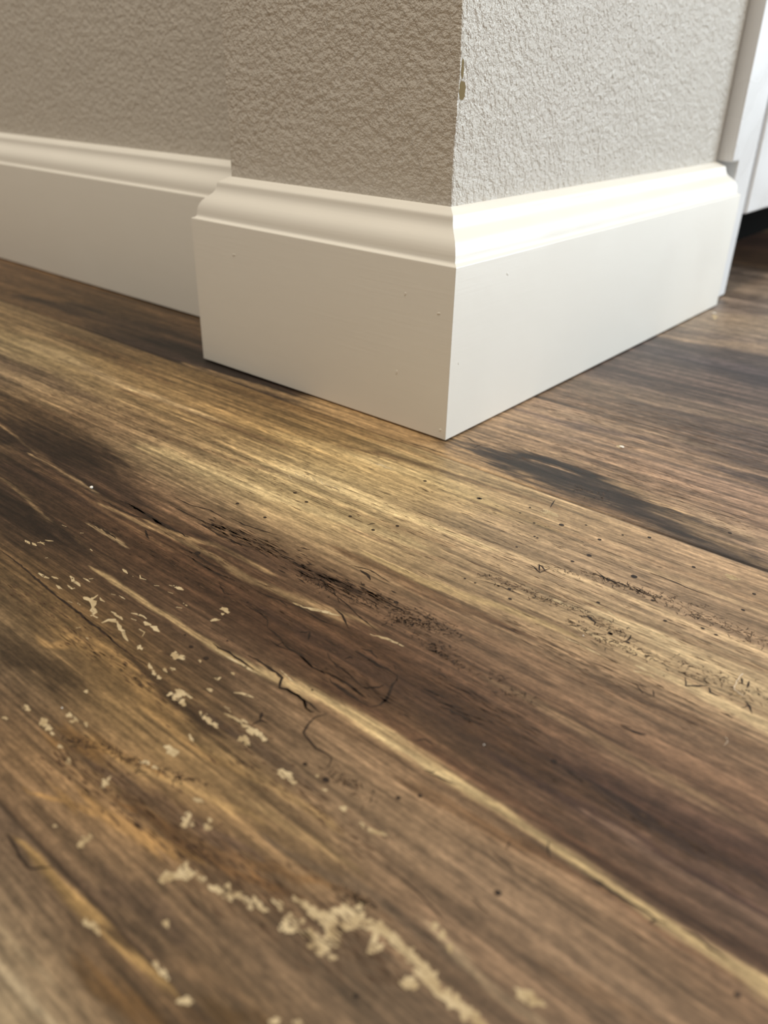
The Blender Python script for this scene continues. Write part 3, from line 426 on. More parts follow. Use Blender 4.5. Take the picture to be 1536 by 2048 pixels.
# worm holes: x y radius
HOLES = """
34.0 -143.4 0.60;27.8 -143.0 0.49;61.0 -134.5 0.23;81.8 -151.7 0.60;75.7 -151.5 0.41;32.6 -135.6 0.25;53.4 -94.9 0.54;-5.8 -114.4 0.73;
-20.6 -86.4 0.49;-12.2 -68.5 0.50;-4.8 -70.5 0.49;95.9 -39.8 0.72;80.9 -38.1 0.60;78.8 -44.4 0.44;65.6 -27.2 0.64;36.3 -29.7 0.51;58.5 -32.0 0.32;
64.1 -39.5 0.31;63.0 -39.3 0.31;78.9 -27.4 0.47;60.5 -73.0 0.28;69.6 -69.8 0.28;72.7 -69.0 0.42;75.4 -73.0 0.41;69.6 -69.8 0.28;63.9 -72.9 0.28;
104.9 -47.6 0.41;94.2 -58.5 0.41;111.3 -54.3 0.40;103.1 -69.0 0.39;120.0 -50.9 0.39;123.6 -51.3 0.39;106.8 -23.3 0.44;89.9 -15.8 0.47;71.5 -22.0 0.32;
83.0 -20.0 0.31;52.1 -23.9 0.33;62.2 -48.4 0.30;51.6 -29.3 0.33;14.6 -31.8 0.52;35.9 -30.0 0.51;121.8 -150.4 0.52;113.9 -117.0 0.52;95.6 -145.7 0.39;
98.5 -142.5 0.39;107.7 4.1 0.48;124.8 -25.6 0.42;125.1 -35.5 0.41;102.9 -69.0 0.52;108.0 -69.4 0.38;-7.1 -86.7 0.47;12.4 -68.1 0.48;23.5 -69.7 0.47;
27.5 -62.7 0.47;22.9 -141.0 0.25;23.9 -121.3 0.26;159.7 -140.9 0.39;115.0 -179.7 0.38
"""

# worn pale flecks: centre, first half axis, second half axis
FLECKS = """
18.7 -151.38 0.54 0.48 0.81 -0.57;22.1 -127.50 1.92 0.21 0.46 -0.67;23.5 -132.05 0.86 0.77 0.50 -0.41;23.0 -129.08 0.39 0.34 0.34 -0.28;
28.2 -147.35 1.91 0.49 0.90 -1.09;27.1 -147.28 0.63 0.56 0.62 -0.47;30.2 -152.47 0.01 0.37 1.03 -0.33;31.2 -151.08 0.80 0.21 0.33 -0.39;
26.5 -154.03 0.00 0.49 1.05 -0.33;29.1 -154.82 -0.11 0.51 1.01 -0.19;31.3 -155.01 0.65 0.18 0.43 -0.50;43.5 -149.95 0.75 0.39 0.35 -0.36;
33.7 -144.95 0.27 0.24 0.44 -0.35;41.7 -146.26 0.52 0.46 0.55 -0.45;43.1 -142.72 0.35 0.31 0.41 -0.35;39.4 -155.18 1.49 0.78 1.06 -1.02;
39.8 -156.59 0.47 0.73 1.02 -0.61;42.2 -156.64 0.23 0.73 1.21 -0.55;41.6 -154.36 1.19 -0.08 0.14 -0.38;37.9 -156.77 0.26 0.84 0.47 -0.21;
23.0 -168.78 0.42 0.37 0.44 -0.28;18.0 -180.34 0.85 0.45 0.79 -0.55;25.2 -180.25 0.22 0.75 1.42 -0.45;27.3 -180.40 0.00 0.60 1.10 -0.23;
29.4 -180.85 0.11 0.37 0.76 -0.24;24.1 -179.98 0.40 0.35 0.70 -0.40;27.0 -175.40 0.74 0.23 0.52 -0.51;28.9 -175.13 1.44 0.10 0.20 -0.33;
29.3 -175.98 0.48 0.42 0.41 -0.25;32.2 -174.49 0.77 -0.09 0.10 -0.43;17.5 -184.98 0.63 0.34 0.39 -0.26;34.0 -181.66 0.75 0.32 0.31 -0.27;
39.0 -182.74 0.18 0.53 0.84 -0.27;49.2 -156.21 0.89 0.35 0.58 -0.68;51.2 -156.47 1.44 -0.29 0.08 -0.59;53.2 -156.40 1.24 -0.07 0.16 -0.48;
47.8 -155.95 0.33 0.29 0.50 -0.40;53.5 -152.46 1.41 0.39 0.21 -0.30;55.6 -152.19 1.29 0.11 0.18 -0.37;56.9 -151.46 0.93 0.26 0.24 -0.36;
58.2 -152.33 0.92 0.26 0.32 -0.47;60.6 -152.27 1.67 0.30 0.54 -0.96;62.7 -152.01 1.24 0.11 0.33 -0.72;64.2 -152.25 0.48 0.42 0.54 -0.49;
61.0 -155.03 1.12 0.32 0.61 -0.91;62.6 -155.51 0.67 0.36 0.56 -0.63;60.6 -155.78 0.40 0.35 0.44 -0.38;52.4 -162.23 -0.01 0.33 1.12 -0.28;
51.9 -167.24 1.34 0.42 0.73 -0.93;53.3 -167.07 0.70 0.61 0.68 -0.51;50.9 -172.69 0.95 0.52 0.49 -0.45;53.5 -172.16 0.76 0.24 0.31 -0.39;
74.5 -156.03 1.58 0.17 0.40 -1.00;76.2 -156.27 1.11 0.12 0.30 -0.77;77.4 -156.44 0.45 0.39 0.46 -0.45;73.5 -156.42 0.45 0.40 0.58 -0.54;
83.4 -153.69 0.50 0.15 0.17 -0.32;79.8 -152.09 0.41 0.12 0.18 -0.33;89.3 -154.63 0.84 0.01 0.15 -0.65;96.4 -155.04 0.81 -0.06 0.05 -0.42;
97.5 -154.64 1.27 0.40 0.16 -0.35;98.7 -154.19 1.04 0.44 0.15 -0.29;94.6 -155.11 0.09 0.39 0.81 -0.35;49.4 -181.00 -0.36 0.57 0.84 0.14;
49.2 -180.31 -0.15 0.97 0.40 -0.04;49.8 -181.82 0.37 0.32 0.55 -0.35;66.6 -171.75 0.71 0.39 0.41 -0.43;67.2 -171.66 0.51 0.44 0.39 -0.31;
68.7 -176.16 0.48 0.66 0.93 -0.54;68.4 -175.21 0.52 0.29 0.48 -0.49;69.4 -177.12 0.63 0.55 0.46 -0.35;70.3 -175.86 0.35 0.31 0.55 -0.43;
67.8 -175.11 0.36 0.31 0.47 -0.36;73.1 -174.60 0.43 0.58 0.70 -0.42;72.1 -173.20 0.64 0.10 0.17 -0.38;58.6 -191.67 0.25 0.61 0.57 -0.18;
58.4 -190.83 0.88 0.32 0.27 -0.31;58.8 -192.26 0.41 0.36 0.67 -0.41;58.4 -189.98 0.49 0.18 0.27 -0.31;51.5 -193.00 0.28 0.24 0.31 -0.18;
75.6 -185.83 0.51 0.86 0.67 -0.31;76.8 -185.33 0.71 0.94 0.82 -0.45;76.0 -186.84 0.40 0.53 0.64 -0.34;77.2 -183.44 0.79 0.46 0.82 -0.86;
77.0 -182.59 0.48 0.28 0.83 -0.87;78.7 -182.48 0.63 0.37 0.54 -0.58;77.5 -184.23 1.06 0.92 0.73 -0.56;78.6 -183.49 1.10 0.64 0.54 -0.57;
81.0 -182.09 0.97 0.35 0.36 -0.55;81.9 -181.70 0.39 0.34 0.47 -0.38;84.4 -181.87 1.22 0.44 0.44 -0.70;86.0 -181.40 1.30 0.24 0.35 -0.90;
85.7 -180.38 0.46 0.27 0.75 -0.86;87.5 -181.35 0.86 0.03 0.10 -0.58;88.5 -180.05 1.10 0.20 0.24 -0.66;90.2 -179.84 0.95 0.02 0.08 -0.50;
91.1 -178.87 0.76 0.02 0.09 -0.59;92.5 -179.07 0.75 0.02 0.10 -0.67;93.6 -179.13 0.75 0.27 0.21 -0.39;91.5 -180.37 0.63 0.12 0.14 -0.41;
94.1 -176.85 0.90 0.52 0.34 -0.44;95.3 -177.05 0.65 0.01 0.08 -0.59;96.5 -174.12 1.17 0.42 0.25 -0.49;98.4 -173.96 1.09 0.00 0.08 -0.69;
99.9 -173.90 1.26 0.00 0.09 -0.86;101.7 -173.93 1.55 0.27 0.28 -1.00;103.3 -172.55 1.75 1.02 1.10 -1.62;104.2 -170.51 1.28 1.11 1.35 -1.47;
105.1 -172.72 2.22 0.80 0.49 -1.11;106.3 -170.28 1.92 0.68 0.63 -1.46;108.6 -169.72 2.05 0.73 0.47 -1.14;110.6 -168.90 1.56 0.56 0.39 -0.98;
112.1 -168.76 0.98 0.16 0.17 -0.85;105.5 -168.16 0.77 0.67 0.61 -0.69;98.2 -177.53 0.52 1.02 1.15 -0.56;98.6 -179.01 1.03 0.19 0.29 -0.96;
99.8 -177.93 0.86 0.16 0.28 -0.96;99.9 -176.29 0.38 0.33 0.32 -0.32;102.6 -177.24 1.58 0.58 0.44 -0.91;104.5 -176.79 1.82 0.33 0.25 -0.96;
104.8 -174.77 1.00 -0.34 -0.33 -1.09;106.0 -177.18 1.15 0.21 0.16 -0.63;106.7 -175.39 0.97 -0.33 -0.33 -1.08;108.0 -177.60 0.91 0.34 0.16 -0.37;
106.0 -178.31 0.92 0.35 0.20 -0.45;104.1 -178.20 0.78 0.29 0.28 -0.60;111.1 -171.01 0.65 0.11 0.35 -1.65;112.4 -171.61 0.47 0.87 0.72 -0.42;
112.0 -173.04 0.55 0.48 0.27 -0.32;113.3 -168.89 1.16 -0.02 0.03 -1.02;115.0 -169.02 1.12 -0.23 -0.18 -1.16;116.6 -169.08 1.11 -0.23 -0.18 -1.15;
118.3 -169.26 1.26 -0.02 0.00 -1.16;120.0 -169.45 1.07 -0.22 -0.22 -1.29;120.2 -172.71 0.70 1.25 0.79 -0.48;119.4 -173.14 0.59 0.51 0.59 -0.73;
121.3 -170.46 1.52 -0.02 -0.01 -0.97;123.2 -170.51 1.50 -0.02 -0.02 -0.96;125.3 -170.61 1.44 -0.29 -0.22 -1.09;127.1 -170.53 1.27 -0.26 -0.22 -1.08;
129.0 -170.57 1.41 -0.16 -0.15 -1.09;131.2 -170.42 1.51 -0.17 -0.13 -0.92;121.9 -169.37 0.60 0.52 0.48 -0.63;73.1 -199.95 0.10 0.50 0.99 -0.16;
74.3 -199.49 0.93 0.22 0.29 -0.55;75.8 -199.55 0.09 0.43 0.87 -0.14;83.2 -191.42 0.50 0.43 0.51 -0.38;87.8 -196.75 0.06 0.42 0.80 -0.09;
89.6 -196.81 0.02 0.49 0.88 -0.04;90.5 -196.84 0.09 0.34 0.68 -0.13;117.2 -162.49 0.73 0.10 0.12 -0.71;119.1 -162.95 0.22 0.66 0.76 -0.34;
121.3 -163.89 0.63 0.09 0.10 -0.69;134.6 -162.51 1.65 0.60 0.21 -0.95;136.4 -162.49 1.15 0.69 0.28 -0.73;108.3 -190.40 0.68 0.58 0.37 -0.34;
111.0 -188.31 0.51 0.44 0.31 -0.30;95.8 -197.30 0.92 0.79 0.60 -0.46;52.0 42.77 0.86 0.80 0.85 -1.76;58.7 -22.94 3.68 0.28 0.50 -1.27;
117.3 -21.21 2.30 0.45 0.24 -1.12;86.4 -65.38 2.03 -0.35 0.15 -0.68;8.9 260.62 2.03 0.10 1.49 -4.64
"""

# crackled bands: kind count length width : x y halfwidth, ...
BANDS = """
mote 500 2.6 1.0:33.3 -183.5 4.42,63.6 -180.6 5.53,94.3 -176.1 6.55,117.5 -172.1 5.65
mote 420 2.4 .9:-34.6 -159.3 3.63,1.7 -157.2 5.64,41.1 -156.5 6.08,74.9 -157.8 5.36,100.7 -157.2 4.09
mote 350 3.5 .9:-27.2 -115.6 7.30,39.8 -117.5 7.60,88.6 -118.9 7.82,136.3 -120.2 7.66,154.3 -118.7 6.23
mote 600 4 .75:-160.5 -72.1 16.38,-39.6 -64.1 16.77,44.8 -58.6 17.04,108.1 -56.6 16.92,133.6 -55.8 13.86
mote 260 4 .8:7.2 9.7 12.08,54.0 22.1 15.84,111.8 10.4 13.15
mote 300 6 1.0:3.4 65.5 16.21,51.5 71.5 25.79,96.0 79.0 24.74
squig 60 .8 1.3:50.3 -0.7 2.79,56.1 -0.6 3.45,64.2 -1.7 4.05,69.6 -3.2 2.65
dash 300 4.2 1.5:-20.9 -101.5 2.83,-4.6 -99.2 3.97,12.8 -99.1 4.97,28.9 -98.9 5.15,39.4 -97.9 3.98,52.2 -96.0 3.20
squig 330 1.6 .8:24.8 -102.6 2.52,35.3 -101.5 4.25,47.4 -98.7 4.57,57.0 -97.7 5.19,65.6 -96.0 4.46,75.1 -95.9 2.34
squig 190 .9 1.1:56.9 -101.7 2.34,62.4 -98.2 3.73,67.6 -97.3 3.04
squig 60 1.0 1.2:71.2 -103.4 1.58,78.4 -104.8 1.23
squig 130 1.8 .9:63.7 -101.9 1.97,77.3 -103.2 2.49,89.7 -104.5 2.97,100.4 -104.2 2.02
squig 200 1.6 .75:62.6 -68.6 1.29,77.9 -66.7 2.11,92.7 -65.9 2.04,107.4 -67.1 2.33
squig 260 1.5 .75:86.1 -47.5 1.43,99.1 -46.0 1.86,113.3 -46.0 2.70,125.2 -45.7 3.05,135.1 -46.6 3.37
squig 260 1.6 .8:91.3 -71.5 1.57,105.9 -72.5 2.24,117.8 -69.8 2.95,129.8 -69.0 3.95,141.6 -67.8 4.55
squig 90 1.4 .8:72.7 -52.5 1.90,89.4 -48.0 1.88,105.3 -43.7 1.86,121.8 -39.9 1.84
dash 90 3.5 .8:76.1 -111.8 3.76,91.0 -112.5 3.85,104.6 -113.1 3.14
dash 120 4 .7:77.4 -81.1 5.65,107.6 -83.9 6.77,131.6 -83.1 6.34
dash 110 2.6 .8:-47.3 -125.4 3.50,-17.4 -122.6 4.35,10.0 -122.6 3.44,30.5 -122.9 2.96
dash 80 3 .8:56.2 -127.0 2.65,68.1 -126.0 3.10,80.3 -126.3 2.48
squig 160 1.3 .8:33.1 -180.0 1.08,39.8 -176.0 1.76,50.7 -173.8 1.11,58.2 -170.7 0.80,65.4 -167.8 0.65
dash 70 2.4 .8:-0.2 -161.6 2.15,19.9 -159.2 1.67,38.6 -158.7 1.19
dash 260 3 .55:-63.7 -42.8 8.03,-13.3 -39.9 12.45,29.4 -37.4 14.53,74.8 -35.4 13.32,112.7 -33.8 9.83
dash 140 4 .55:6.1 29.2 8.96,49.9 30.2 12.51,89.3 27.2 11.40
squig 60 1.4 .8:80.6 -149.3 1.93,91.8 -149.7 1.85
squig 70 1.2 .8:100.7 -167.9 1.42,106.5 -166.7 1.70
"""

# ------------------------------------------------------------------ the floor
# wide vinyl planks printed with a worn wood pattern; seams run along x at these y (mm)
SEAMS = [-382.5, -197.0, -11.2, 174.6, 360.0, 545.0, 730.0]
rng = np.random.default_rng(7)
def axis(parts):
    out = []
    for a, b, s in parts:
        out += list(np.arange(a, b-1e-6, s))
    out.append(parts[-1][1]); return np.array(out)
gx = axis([(-2300, -900, 50), (-900, -460, 8), (-460, -200, 1.6), (-200, 185, 0.7), (185, 300, 6), (300, 900, 40)])
gy = axis([(-900, -240, 20), (-240, -60, 0.36), (-60, 20, 0.5), (20, 120, 0.8), (120, 330, 2), (330, 700, 6), (700, 1400, 50)])
X, Y = np.meshgrid(gx, gy)
NX, NY = len(gx), len(gy)

def fbm(x, y, seed, octaves=4, gain=0.5):
    """value noise, several octaves"""
    tot = np.zeros_like(x); amp = 1.0; s = 0
    for o_ in range(octaves):
        r_ = np.random.default_rng(seed+o_).random((256, 256))
        xi = np.floor(x).astype(int); yi = np.floor(y).astype(int)
        fx = x-xi; fy = y-yi; fx = fx*fx*(3-2*fx); fy = fy*fy*(3-2*fy)
        a = r_[yi % 256, xi % 256]; b_ = r_[yi % 256, (xi+1) % 256]; c = r_[(yi+1) % 256, xi % 256]; d = r_[(yi+1) % 256, (xi+1) % 256]
        tot += amp*((a*(1-fx)+b_*fx)*(1-fy)+(c*(1-fx)+d*fx)*fy); s += amp
        amp *= gain; x = x*2.03+11.3; y = y*2.03+5.7
    return tot/s

# slow waver of the grain
warp = (fbm(X/60, Y/25, 31, 3)-0.5)*5.0
wx = X + (fbm(X/16, Y/4, 41, 3)-0.5)*16
wy = Y + (fbm(X/11, Y/3.5, 51, 4)-0.5)*2.2
TONE_SEAMS = np.array(SEAMS[:3])          # beyond these the print runs on with little change
plank = np.searchsorted(TONE_SEAMS, Y)

# ground colours: each point spreads far along the grain and little across it
G = np.array([[float(t) for t in q.split()] for q in GROUND.replace('\n', ';').split(';') if q.strip()])
near = 1.0
num = np.zeros(X.shape+(3,)); den = np.zeros(X.shape)
gplank = np.searchsorted(TONE_SEAMS, G[:, 1])
for (x_, y_, r_, g_, b_), pk in zip(G, gplank):
    d = math.hypot(x_-162, y_+234)
    sx = 12+0.055*d; sy = 2.6+0.024*d
    k = np.exp(-((wx-x_)/sx)**2*0.5-((wy-y_)/sy)**2*0.5)*np.where(plank == pk, 1.0, 0.0)/sy
    num += k[..., None]*lin((r_, g_, b_)); den += k
fall = 1e-7
tint = fbm(X/300, Y/14, 77, 4)[..., None]
base = lin((96, 74, 54))*(1-tint)+lin((170, 144, 108))*tint
C = (num+fall*base)/(den+fall)[..., None]

def seg_field(pts, fx_, fy_):
    """across-grain distance (in halfwidths) to a streak"""
    best = np.full(fx_.shape, 99.0)
    for (x0, y0, h0), (x1, y1, h1) in zip(pts[:-1], pts[1:]):
        dx, dy = x1-x0, y1-y0
        L2 = dx*dx+dy*dy*1.0+1e-9
        t = np.clip(((fx_-x0)*dx+(fy_-y0)*dy)/L2, 0, 1)
        h = h0+(h1-h0)*t
        # the ends taper over a longer stretch than the sides
        d = np.hypot((fx_-x0-t*dx)/(5*h+1.0), (fy_-y0-t*dy)/h)
        best = np.minimum(best, d)
    return best
rough_e = (fbm(X/9, Y/0.9, 61, 4)-0.5)
patch = np.clip(0.35+1.3*fbm(X/22, Y/2.2, 71, 3), 0, 1)
for line in STREAKS.strip().split('\n'):
    a, b_ = line.split(':'); r_, g_, bb_, st, so = map(float, a.split())
    pts = sorted([tuple(map(float, q.split())) for q in b_.split(',')])
    xs = [q[0] for q in pts]; ys = [q[1] for q in pts]; hm = max(q[2] for q in pts)
    i0, i1 = np.searchsorted(gx, [min(xs)-12*hm-8, max(xs)+12*hm+8]); j0, j1 = np.searchsorted(gy, [min(ys)-2.5*hm-3, max(ys)+2.5*hm+3])
    if i1 <= i0 or j1 <= j0: continue
    sl = (slice(j0, j1), slice(i0, i1))
    d = seg_field(pts, X[sl]+(wx[sl]-X[sl])*.5, Y[sl]+(wy[sl]-Y[sl])*0.55)
    d = d+rough_e[sl]*1.1
    k = np.clip((1.0+so*0.7-d)/(so*1.4+0.05), 0, 1); k = k*k*(3-2*k)*st*patch[sl]
    pk = np.searchsorted(TONE_SEAMS, np.median(ys))
    k = np.where(plank[sl] == pk, k, 0)
    C[sl] = C[sl]*(1-k[..., None])+lin((r_, g_, bb_))*k[..., None]

# fine grain of the print, following the same waver
g1 = fbm(X/45, (Y+warp*0.35)/1.0, 3, 4, .65)-0.5
g2 = fbm(X/60, (Y+warp*0.5)/3.4, 13, 3)-0.5
g3 = fbm(X/5, Y/1.3, 23, 4, .7)-0.5
amp = np.interp(np.hypot(X-162, Y+234), [150, 320, 600], [0.7, 1.0, 0.8])
g4 = fbm(X/2.6, Y/0.9, 93, 3, .7)-0.5
mod = np.exp(amp*(1.7*g1+1.1*g2+0.8*g3+0.7*g4))
C = C*mod[..., None]
# seams: the bevel is printed darker
for s_ in SEAMS:
    k = np.exp(-((Y-s_)/0.55)**2)*(0.12 if s_ > 0 else 0.6)
    C = C*(1-k[..., None])+lin((46, 34, 26))*k[..., None]
# deepen the print: darks and lights drawn a little apart
lum = C.mean(axis=2, keepdims=True)+1e-4
C = C*np.clip((lum/0.15)**0.24, 0.3, 1.06)
C = np.clip(C*GAIN, 0, 1)

verts = np.stack([X.ravel(), Y.ravel(), np.zeros(X.size)], 1)
for s_ in SEAMS:                                            # shallow groove between planks
    verts[:, 2] -= (0.06 if s_ > 0 else 0.25)*np.exp(-((verts[:, 1]-s_)/0.5)**2)
idx = np.arange(NX*NY).reshape(NY, NX)
quads = np.stack([idx[:-1, :-1], idx[:-1, 1:], idx[1:, 1:], idx[1:, :-1]], -1).reshape(-1, 4)

# flecks, cracks and holes: crisp shapes lying in the face of the plank
ev, ef, em, ec = [], [], [], []
nb = len(verts)
R = random.Random(5)
def poly(pts, mat, z):
    s = nb+len(ev)
    for x, y in pts: ev.append((x, y, z))
    ef.append(list(range(s, s+len(pts)))); em.append(mat)
def ribbon(pts, hw, mat=2, z=0.035, jit=0.25, taper=True):
    # subdivide and roughen
    q = [pts[0]]
    for a, b_ in zip(pts[:-1], pts[1:]):
        n = max(1, int(math.hypot(b_[0]-a[0], b_[1]-a[1])/1.1))
        for k in range(1, n+1):
            t = k/n; q.append((a[0]+(b_[0]-a[0])*t+R.gauss(0, jit)*hw*0.8, a[1]+(b_[1]-a[1])*t+R.gauss(0, jit)*hw*1.2))
    n = len(q); lft, rgt = [], []
    for i, (x, y) in enumerate(q):
        a = q[max(0, i-1)]; b_ = q[min(n-1, i+1)]
        dx, dy = b_[0]-a[0], b_[1]-a[1]; l = math.hypot(dx, dy) or 1
        h = hw*(0.7+0.75*R.random())
        if taper: h *= min(1, 0.25+2.5*min(i, n-1-i)/max(1, n-1))
        lft.append((x-dy/l*h, y+dx/l*h)); rgt.append((x+dy/l*h, y-dx/l*h))
    s = nb+len(ev)
    for (a, b_) in zip(lft, rgt): ev.append((a[0], a[1], z)); ev.append((b_[0], b_[1], z))
    for i in range(n-1):
        ef.append([s+2*i, s+2*i+1, s+2*i+3, s+2*i+2]); em.append(mat)
items = lambda s: [q for q in s.replace('\n', ';').split(';') if q.strip()]
for t in items(CRACKS):
    a, b_ = t.split(':'); pts = [tuple(map(float, q.split())) for q in b_.split(',')]
    ribbon(pts, float(a))
for n_, t in enumerate(items(SCRATCHES)):
    a, b_ = t.split(':'); pts = [tuple(map(float, q.split())) for q in b_.split(',')]
    ribbon(pts, float(a), 1, 0.008+0.0012*(n_ % 5), 0.35)
for t in items(HOLES):
    x, y, r_ = map(float, t.split())
    poly([(x+r_*(1.25+.2*R.random())*math.cos(k*math.pi/6), y+r_*(1.0+.2*R.random())*math.sin(k*math.pi/6)) for k in range(12)], 2, 0.05)
done = []
for t in items(FLECKS):
    cx, cy, ax_, ay_, bx_, by_ = map(float, t.split())
    n = 40; ph = [R.random()*6.28 for _ in range(6)]
    pts = []
    for k in range(n):
        th = 2*math.pi*k/n
        rr = 0.92+0.16*math.sin(2*th+ph[0])+0.17*math.sin(3*th+ph[1])+0.13*math.sin(5*th+ph[2])+0.09*math.sin(8*th+ph[3])+0.06*math.sin(13*th+ph[4])
        c_, s_ = math.cos(th)*rr, math.sin(th)*rr
        pts.append((cx+ax_*c_+bx_*s_, cy+ay_*c_+by_*s_))
    bb = (min(p_[0] for p_ in pts), max(p_[0] for p_ in pts), min(p_[1] for p_ in pts), max(p_[1] for p_ in pts))
    used = {l_ for (q_, l_) in done if q_[0] < bb[1] and q_[1] > bb[0] and q_[2] < bb[3] and q_[3] > bb[2]}
    lv = min(k_ for k_ in range(60) if k_ not in used); done.append((bb, lv))
    poly(pts, 1, 0.015+0.004*lv)
for line in BANDS.strip().split('\n'):
    a, b_ = line.split(':'); kind, cnt, ln, wd = a.split(); cnt = int(cnt); ln = float(ln); wd = float(wd)
    pts = [tuple(map(float, q.split())) for q in b_.split(',')]
    L_ = [math.hypot(q[0]-p_[0], q[1]-p_[1]) for p_, q in zip(pts[:-1], pts[1:])]
    for _ in range(cnt):
        k = R.choices(range(len(L_)), L_)[0]; t = R.random()
        h = pts[k][2]*(1-t)+pts[k+1][2]*t
        x = pts[k][0]*(1-t)+pts[k+1][0]*t+R.gauss(0, 1); y = pts[k][1]*(1-t)+pts[k+1][1]*t+R.gauss(0, 0.5)*h
        l = ln*(0.3+R.random()*1.1)
        mt_ = 3 if (kind == 'mote' or R.random() < 0.45) else 2
        if kind != 'squig':
            sl_ = R.gauss(0, 0.05)
            ribbon([(x, y), (x+l*.5, y+l*.5*sl_+R.gauss(0, .06)), (x+l, y+l*sl_)], 0.11*wd*(0.5+R.random()), mt_)
        else:
            q = [(x, y)]; an = R.choice([0, math.pi])+R.gauss(0, 0.5)
            for _k in range(R.randint(2, 4)):
                an += R.gauss(0, 0.75)
                q.append((q[-1][0]+math.cos(an)*l*.36, q[-1][1]+math.sin(an)*l*.30))
            ribbon(q, 0.11*wd*(0.5+R.random()), mt_)

allv = np.vstack([verts, np.array(ev)])*MM
loops = np.concatenate([quads.ravel(), np.array([i for f in ef for i in f])]).astype(np.int32)
tot = np.concatenate([np.full(len(quads), 4), np.array([len(f) for f in ef])]).astype(np.int32)
start = np.concatenate([[0], np.cumsum(tot)[:-1]]).astype(np.int32)
me = bpy.data.meshes.new('floor')
me.vertices.add(len(allv)); me.vertices.foreach_set('co', allv.astype(np.float32).ravel())
me.loops.add(len(loops)); me.loops.foreach_set('vertex_index', loops)
me.polygons.add(len(tot)); me.polygons.foreach_set('loop_start', start); me.polygons.foreach_set('loop_total', tot)
me.polygons.foreach_set('material_index', np.concatenate([np.zeros(len(quads)), np.array(em)]).astype(np.int32))
me.update(calc_edges=True)
at = me.attributes.new('wood_print', 'FLOAT_COLOR', 'POINT')
col = np.ones((len(allv), 4), np.float32); col[:len(verts), :3] = C.reshape(-1, 3)
at.data.foreach_set('color', col.ravel())
me.validate()

def plank_nodes(b, nt, fac=1.0):
    """embossed texture of the vinyl wear layer"""
    tc = node(nt, 'ShaderNodeTexCoord')
    mp = node(nt, 'ShaderNodeMapping'); mp.inputs['Scale'].default_value = (90, 900, 1)
    nt.links.new(tc.outputs['Object'], mp.inputs['Vector'])
    n1 = node(nt, 'ShaderNodeTexNoise', i_Scale=1.0, i_Detail=5.0, i_Roughness=0.65)
    nt.links.new(mp.outputs[0], n1.inputs['Vector'])
    n2 = node(nt, 'ShaderNodeTexNoise', i_Scale=2600.0, i_Detail=2.0)
    nt.links.new(tc.outputs['Object'], n2.inputs['Vector'])
    ad = node(nt, 'ShaderNodeMath', operation='MULTIPLY_ADD'); ad.inputs[1].default_value = 0.5
    nt.links.new(n2.outputs['Fac'], ad.inputs[0]); nt.links.new(n1.outputs['Fac'], ad.inputs[2])
    bp = node(nt, 'ShaderNodeBump', i_Strength=0.5*fac, i_Distance=0.00018)
    nt.links.new(ad.outputs[0], bp.inputs['Height']); nt.links.new(bp.outputs[0], b.inputs['Normal'])
    b.inputs['Roughness'].default_value = 0.46
    b.inputs['Specular IOR Level'].default_value = 0.32
    return n1, n2, tc
M_FL, nt, b = material('wood_print_vinyl')
n1, n2, tc = plank_nodes(b, nt)
att = node(nt, 'ShaderNodeAttribute'); att.attribute_name = 'wood_print'
# finest fibres and speckle of the print
def fibre(sx, sy, detail, rough):
    mp = node(nt, 'ShaderNodeMapping'); mp.inputs['Scale'].default_value = (sx, sy, 1)
    nt.links.new(tc.outputs['Object'], mp.inputs['Vector'])
    nf = node(nt, 'ShaderNodeTexNoise', i_Scale=1.0, i_Detail=detail, i_Roughness=rough); nt.links.new(mp.outputs[0], nf.inputs['Vector'])
    return nf.outputs['Fac']
def gain(sock, lo, hi, a, b_):
    mr = node(nt, 'ShaderNodeMapRange'); mr.inputs['From Min'].default_value = lo; mr.inputs['From Max'].default_value = hi
    mr.inputs['To Min'].default_value = a; mr.inputs['To Max'].default_value = b_
    nt.links.new(sock, mr.inputs['Value']); return mr.outputs[0]
def mul(a, b_):
    mt_ = node(nt, 'ShaderNodeMath', operation='MULTIPLY'); nt.links.new(a, mt_.inputs[0]); nt.links.new(b_, mt_.inputs[1]); return mt_.outputs[0]
k = mul(gain(fibre(28, 2100, 5, .65), .3, .7, .62, 1.38), gain(fibre(650, 1500, 5, .7), .3, .7, .74, 1.26))
k = mul(k, gain(fibre(160, 1000, 4, .6), .3, .55, .72, 1.08))
vm = node(nt, 'ShaderNodeVectorMath', operation='SCALE')
nt.links.new(att.outputs['Color'], vm.inputs[0]); nt.links.new(k, vm.inputs['Scale'])
nt.links.new(vm.outputs[0], b.inputs['Base Color'])

def flat_print(name, c0, c1):
    mt, nt, b = material(name); n1, n2, tc = plank_nodes(b, nt)
    nz = node(nt, 'ShaderNodeTexNoise', i_Scale=260.0, i_Detail=3.0); nt.links.new(tc.outputs['Object'], nz.inputs['Vector'])
    rp = node(nt, 'ShaderNodeValToRGB'); rp.color_ramp.elements[0].position = .35; rp.color_ramp.elements[1].position = .65
    f = lambda c: tuple(float(v) for v in np.clip(lin(c)*GAIN, 0, 1))+(1,)
    rp.color_ramp.elements[0].color = f(c0); rp.color_ramp.elements[1].color = f(c1)
    nt.links.new(nz.outputs['Fac'], rp.inputs['Fac']); nt.links.new(rp.outputs['Color'], b.inputs['Base Color'])
    return mt
M_PALE = flat_print('worn_pale_print', (172, 148, 110), (206, 184, 146))
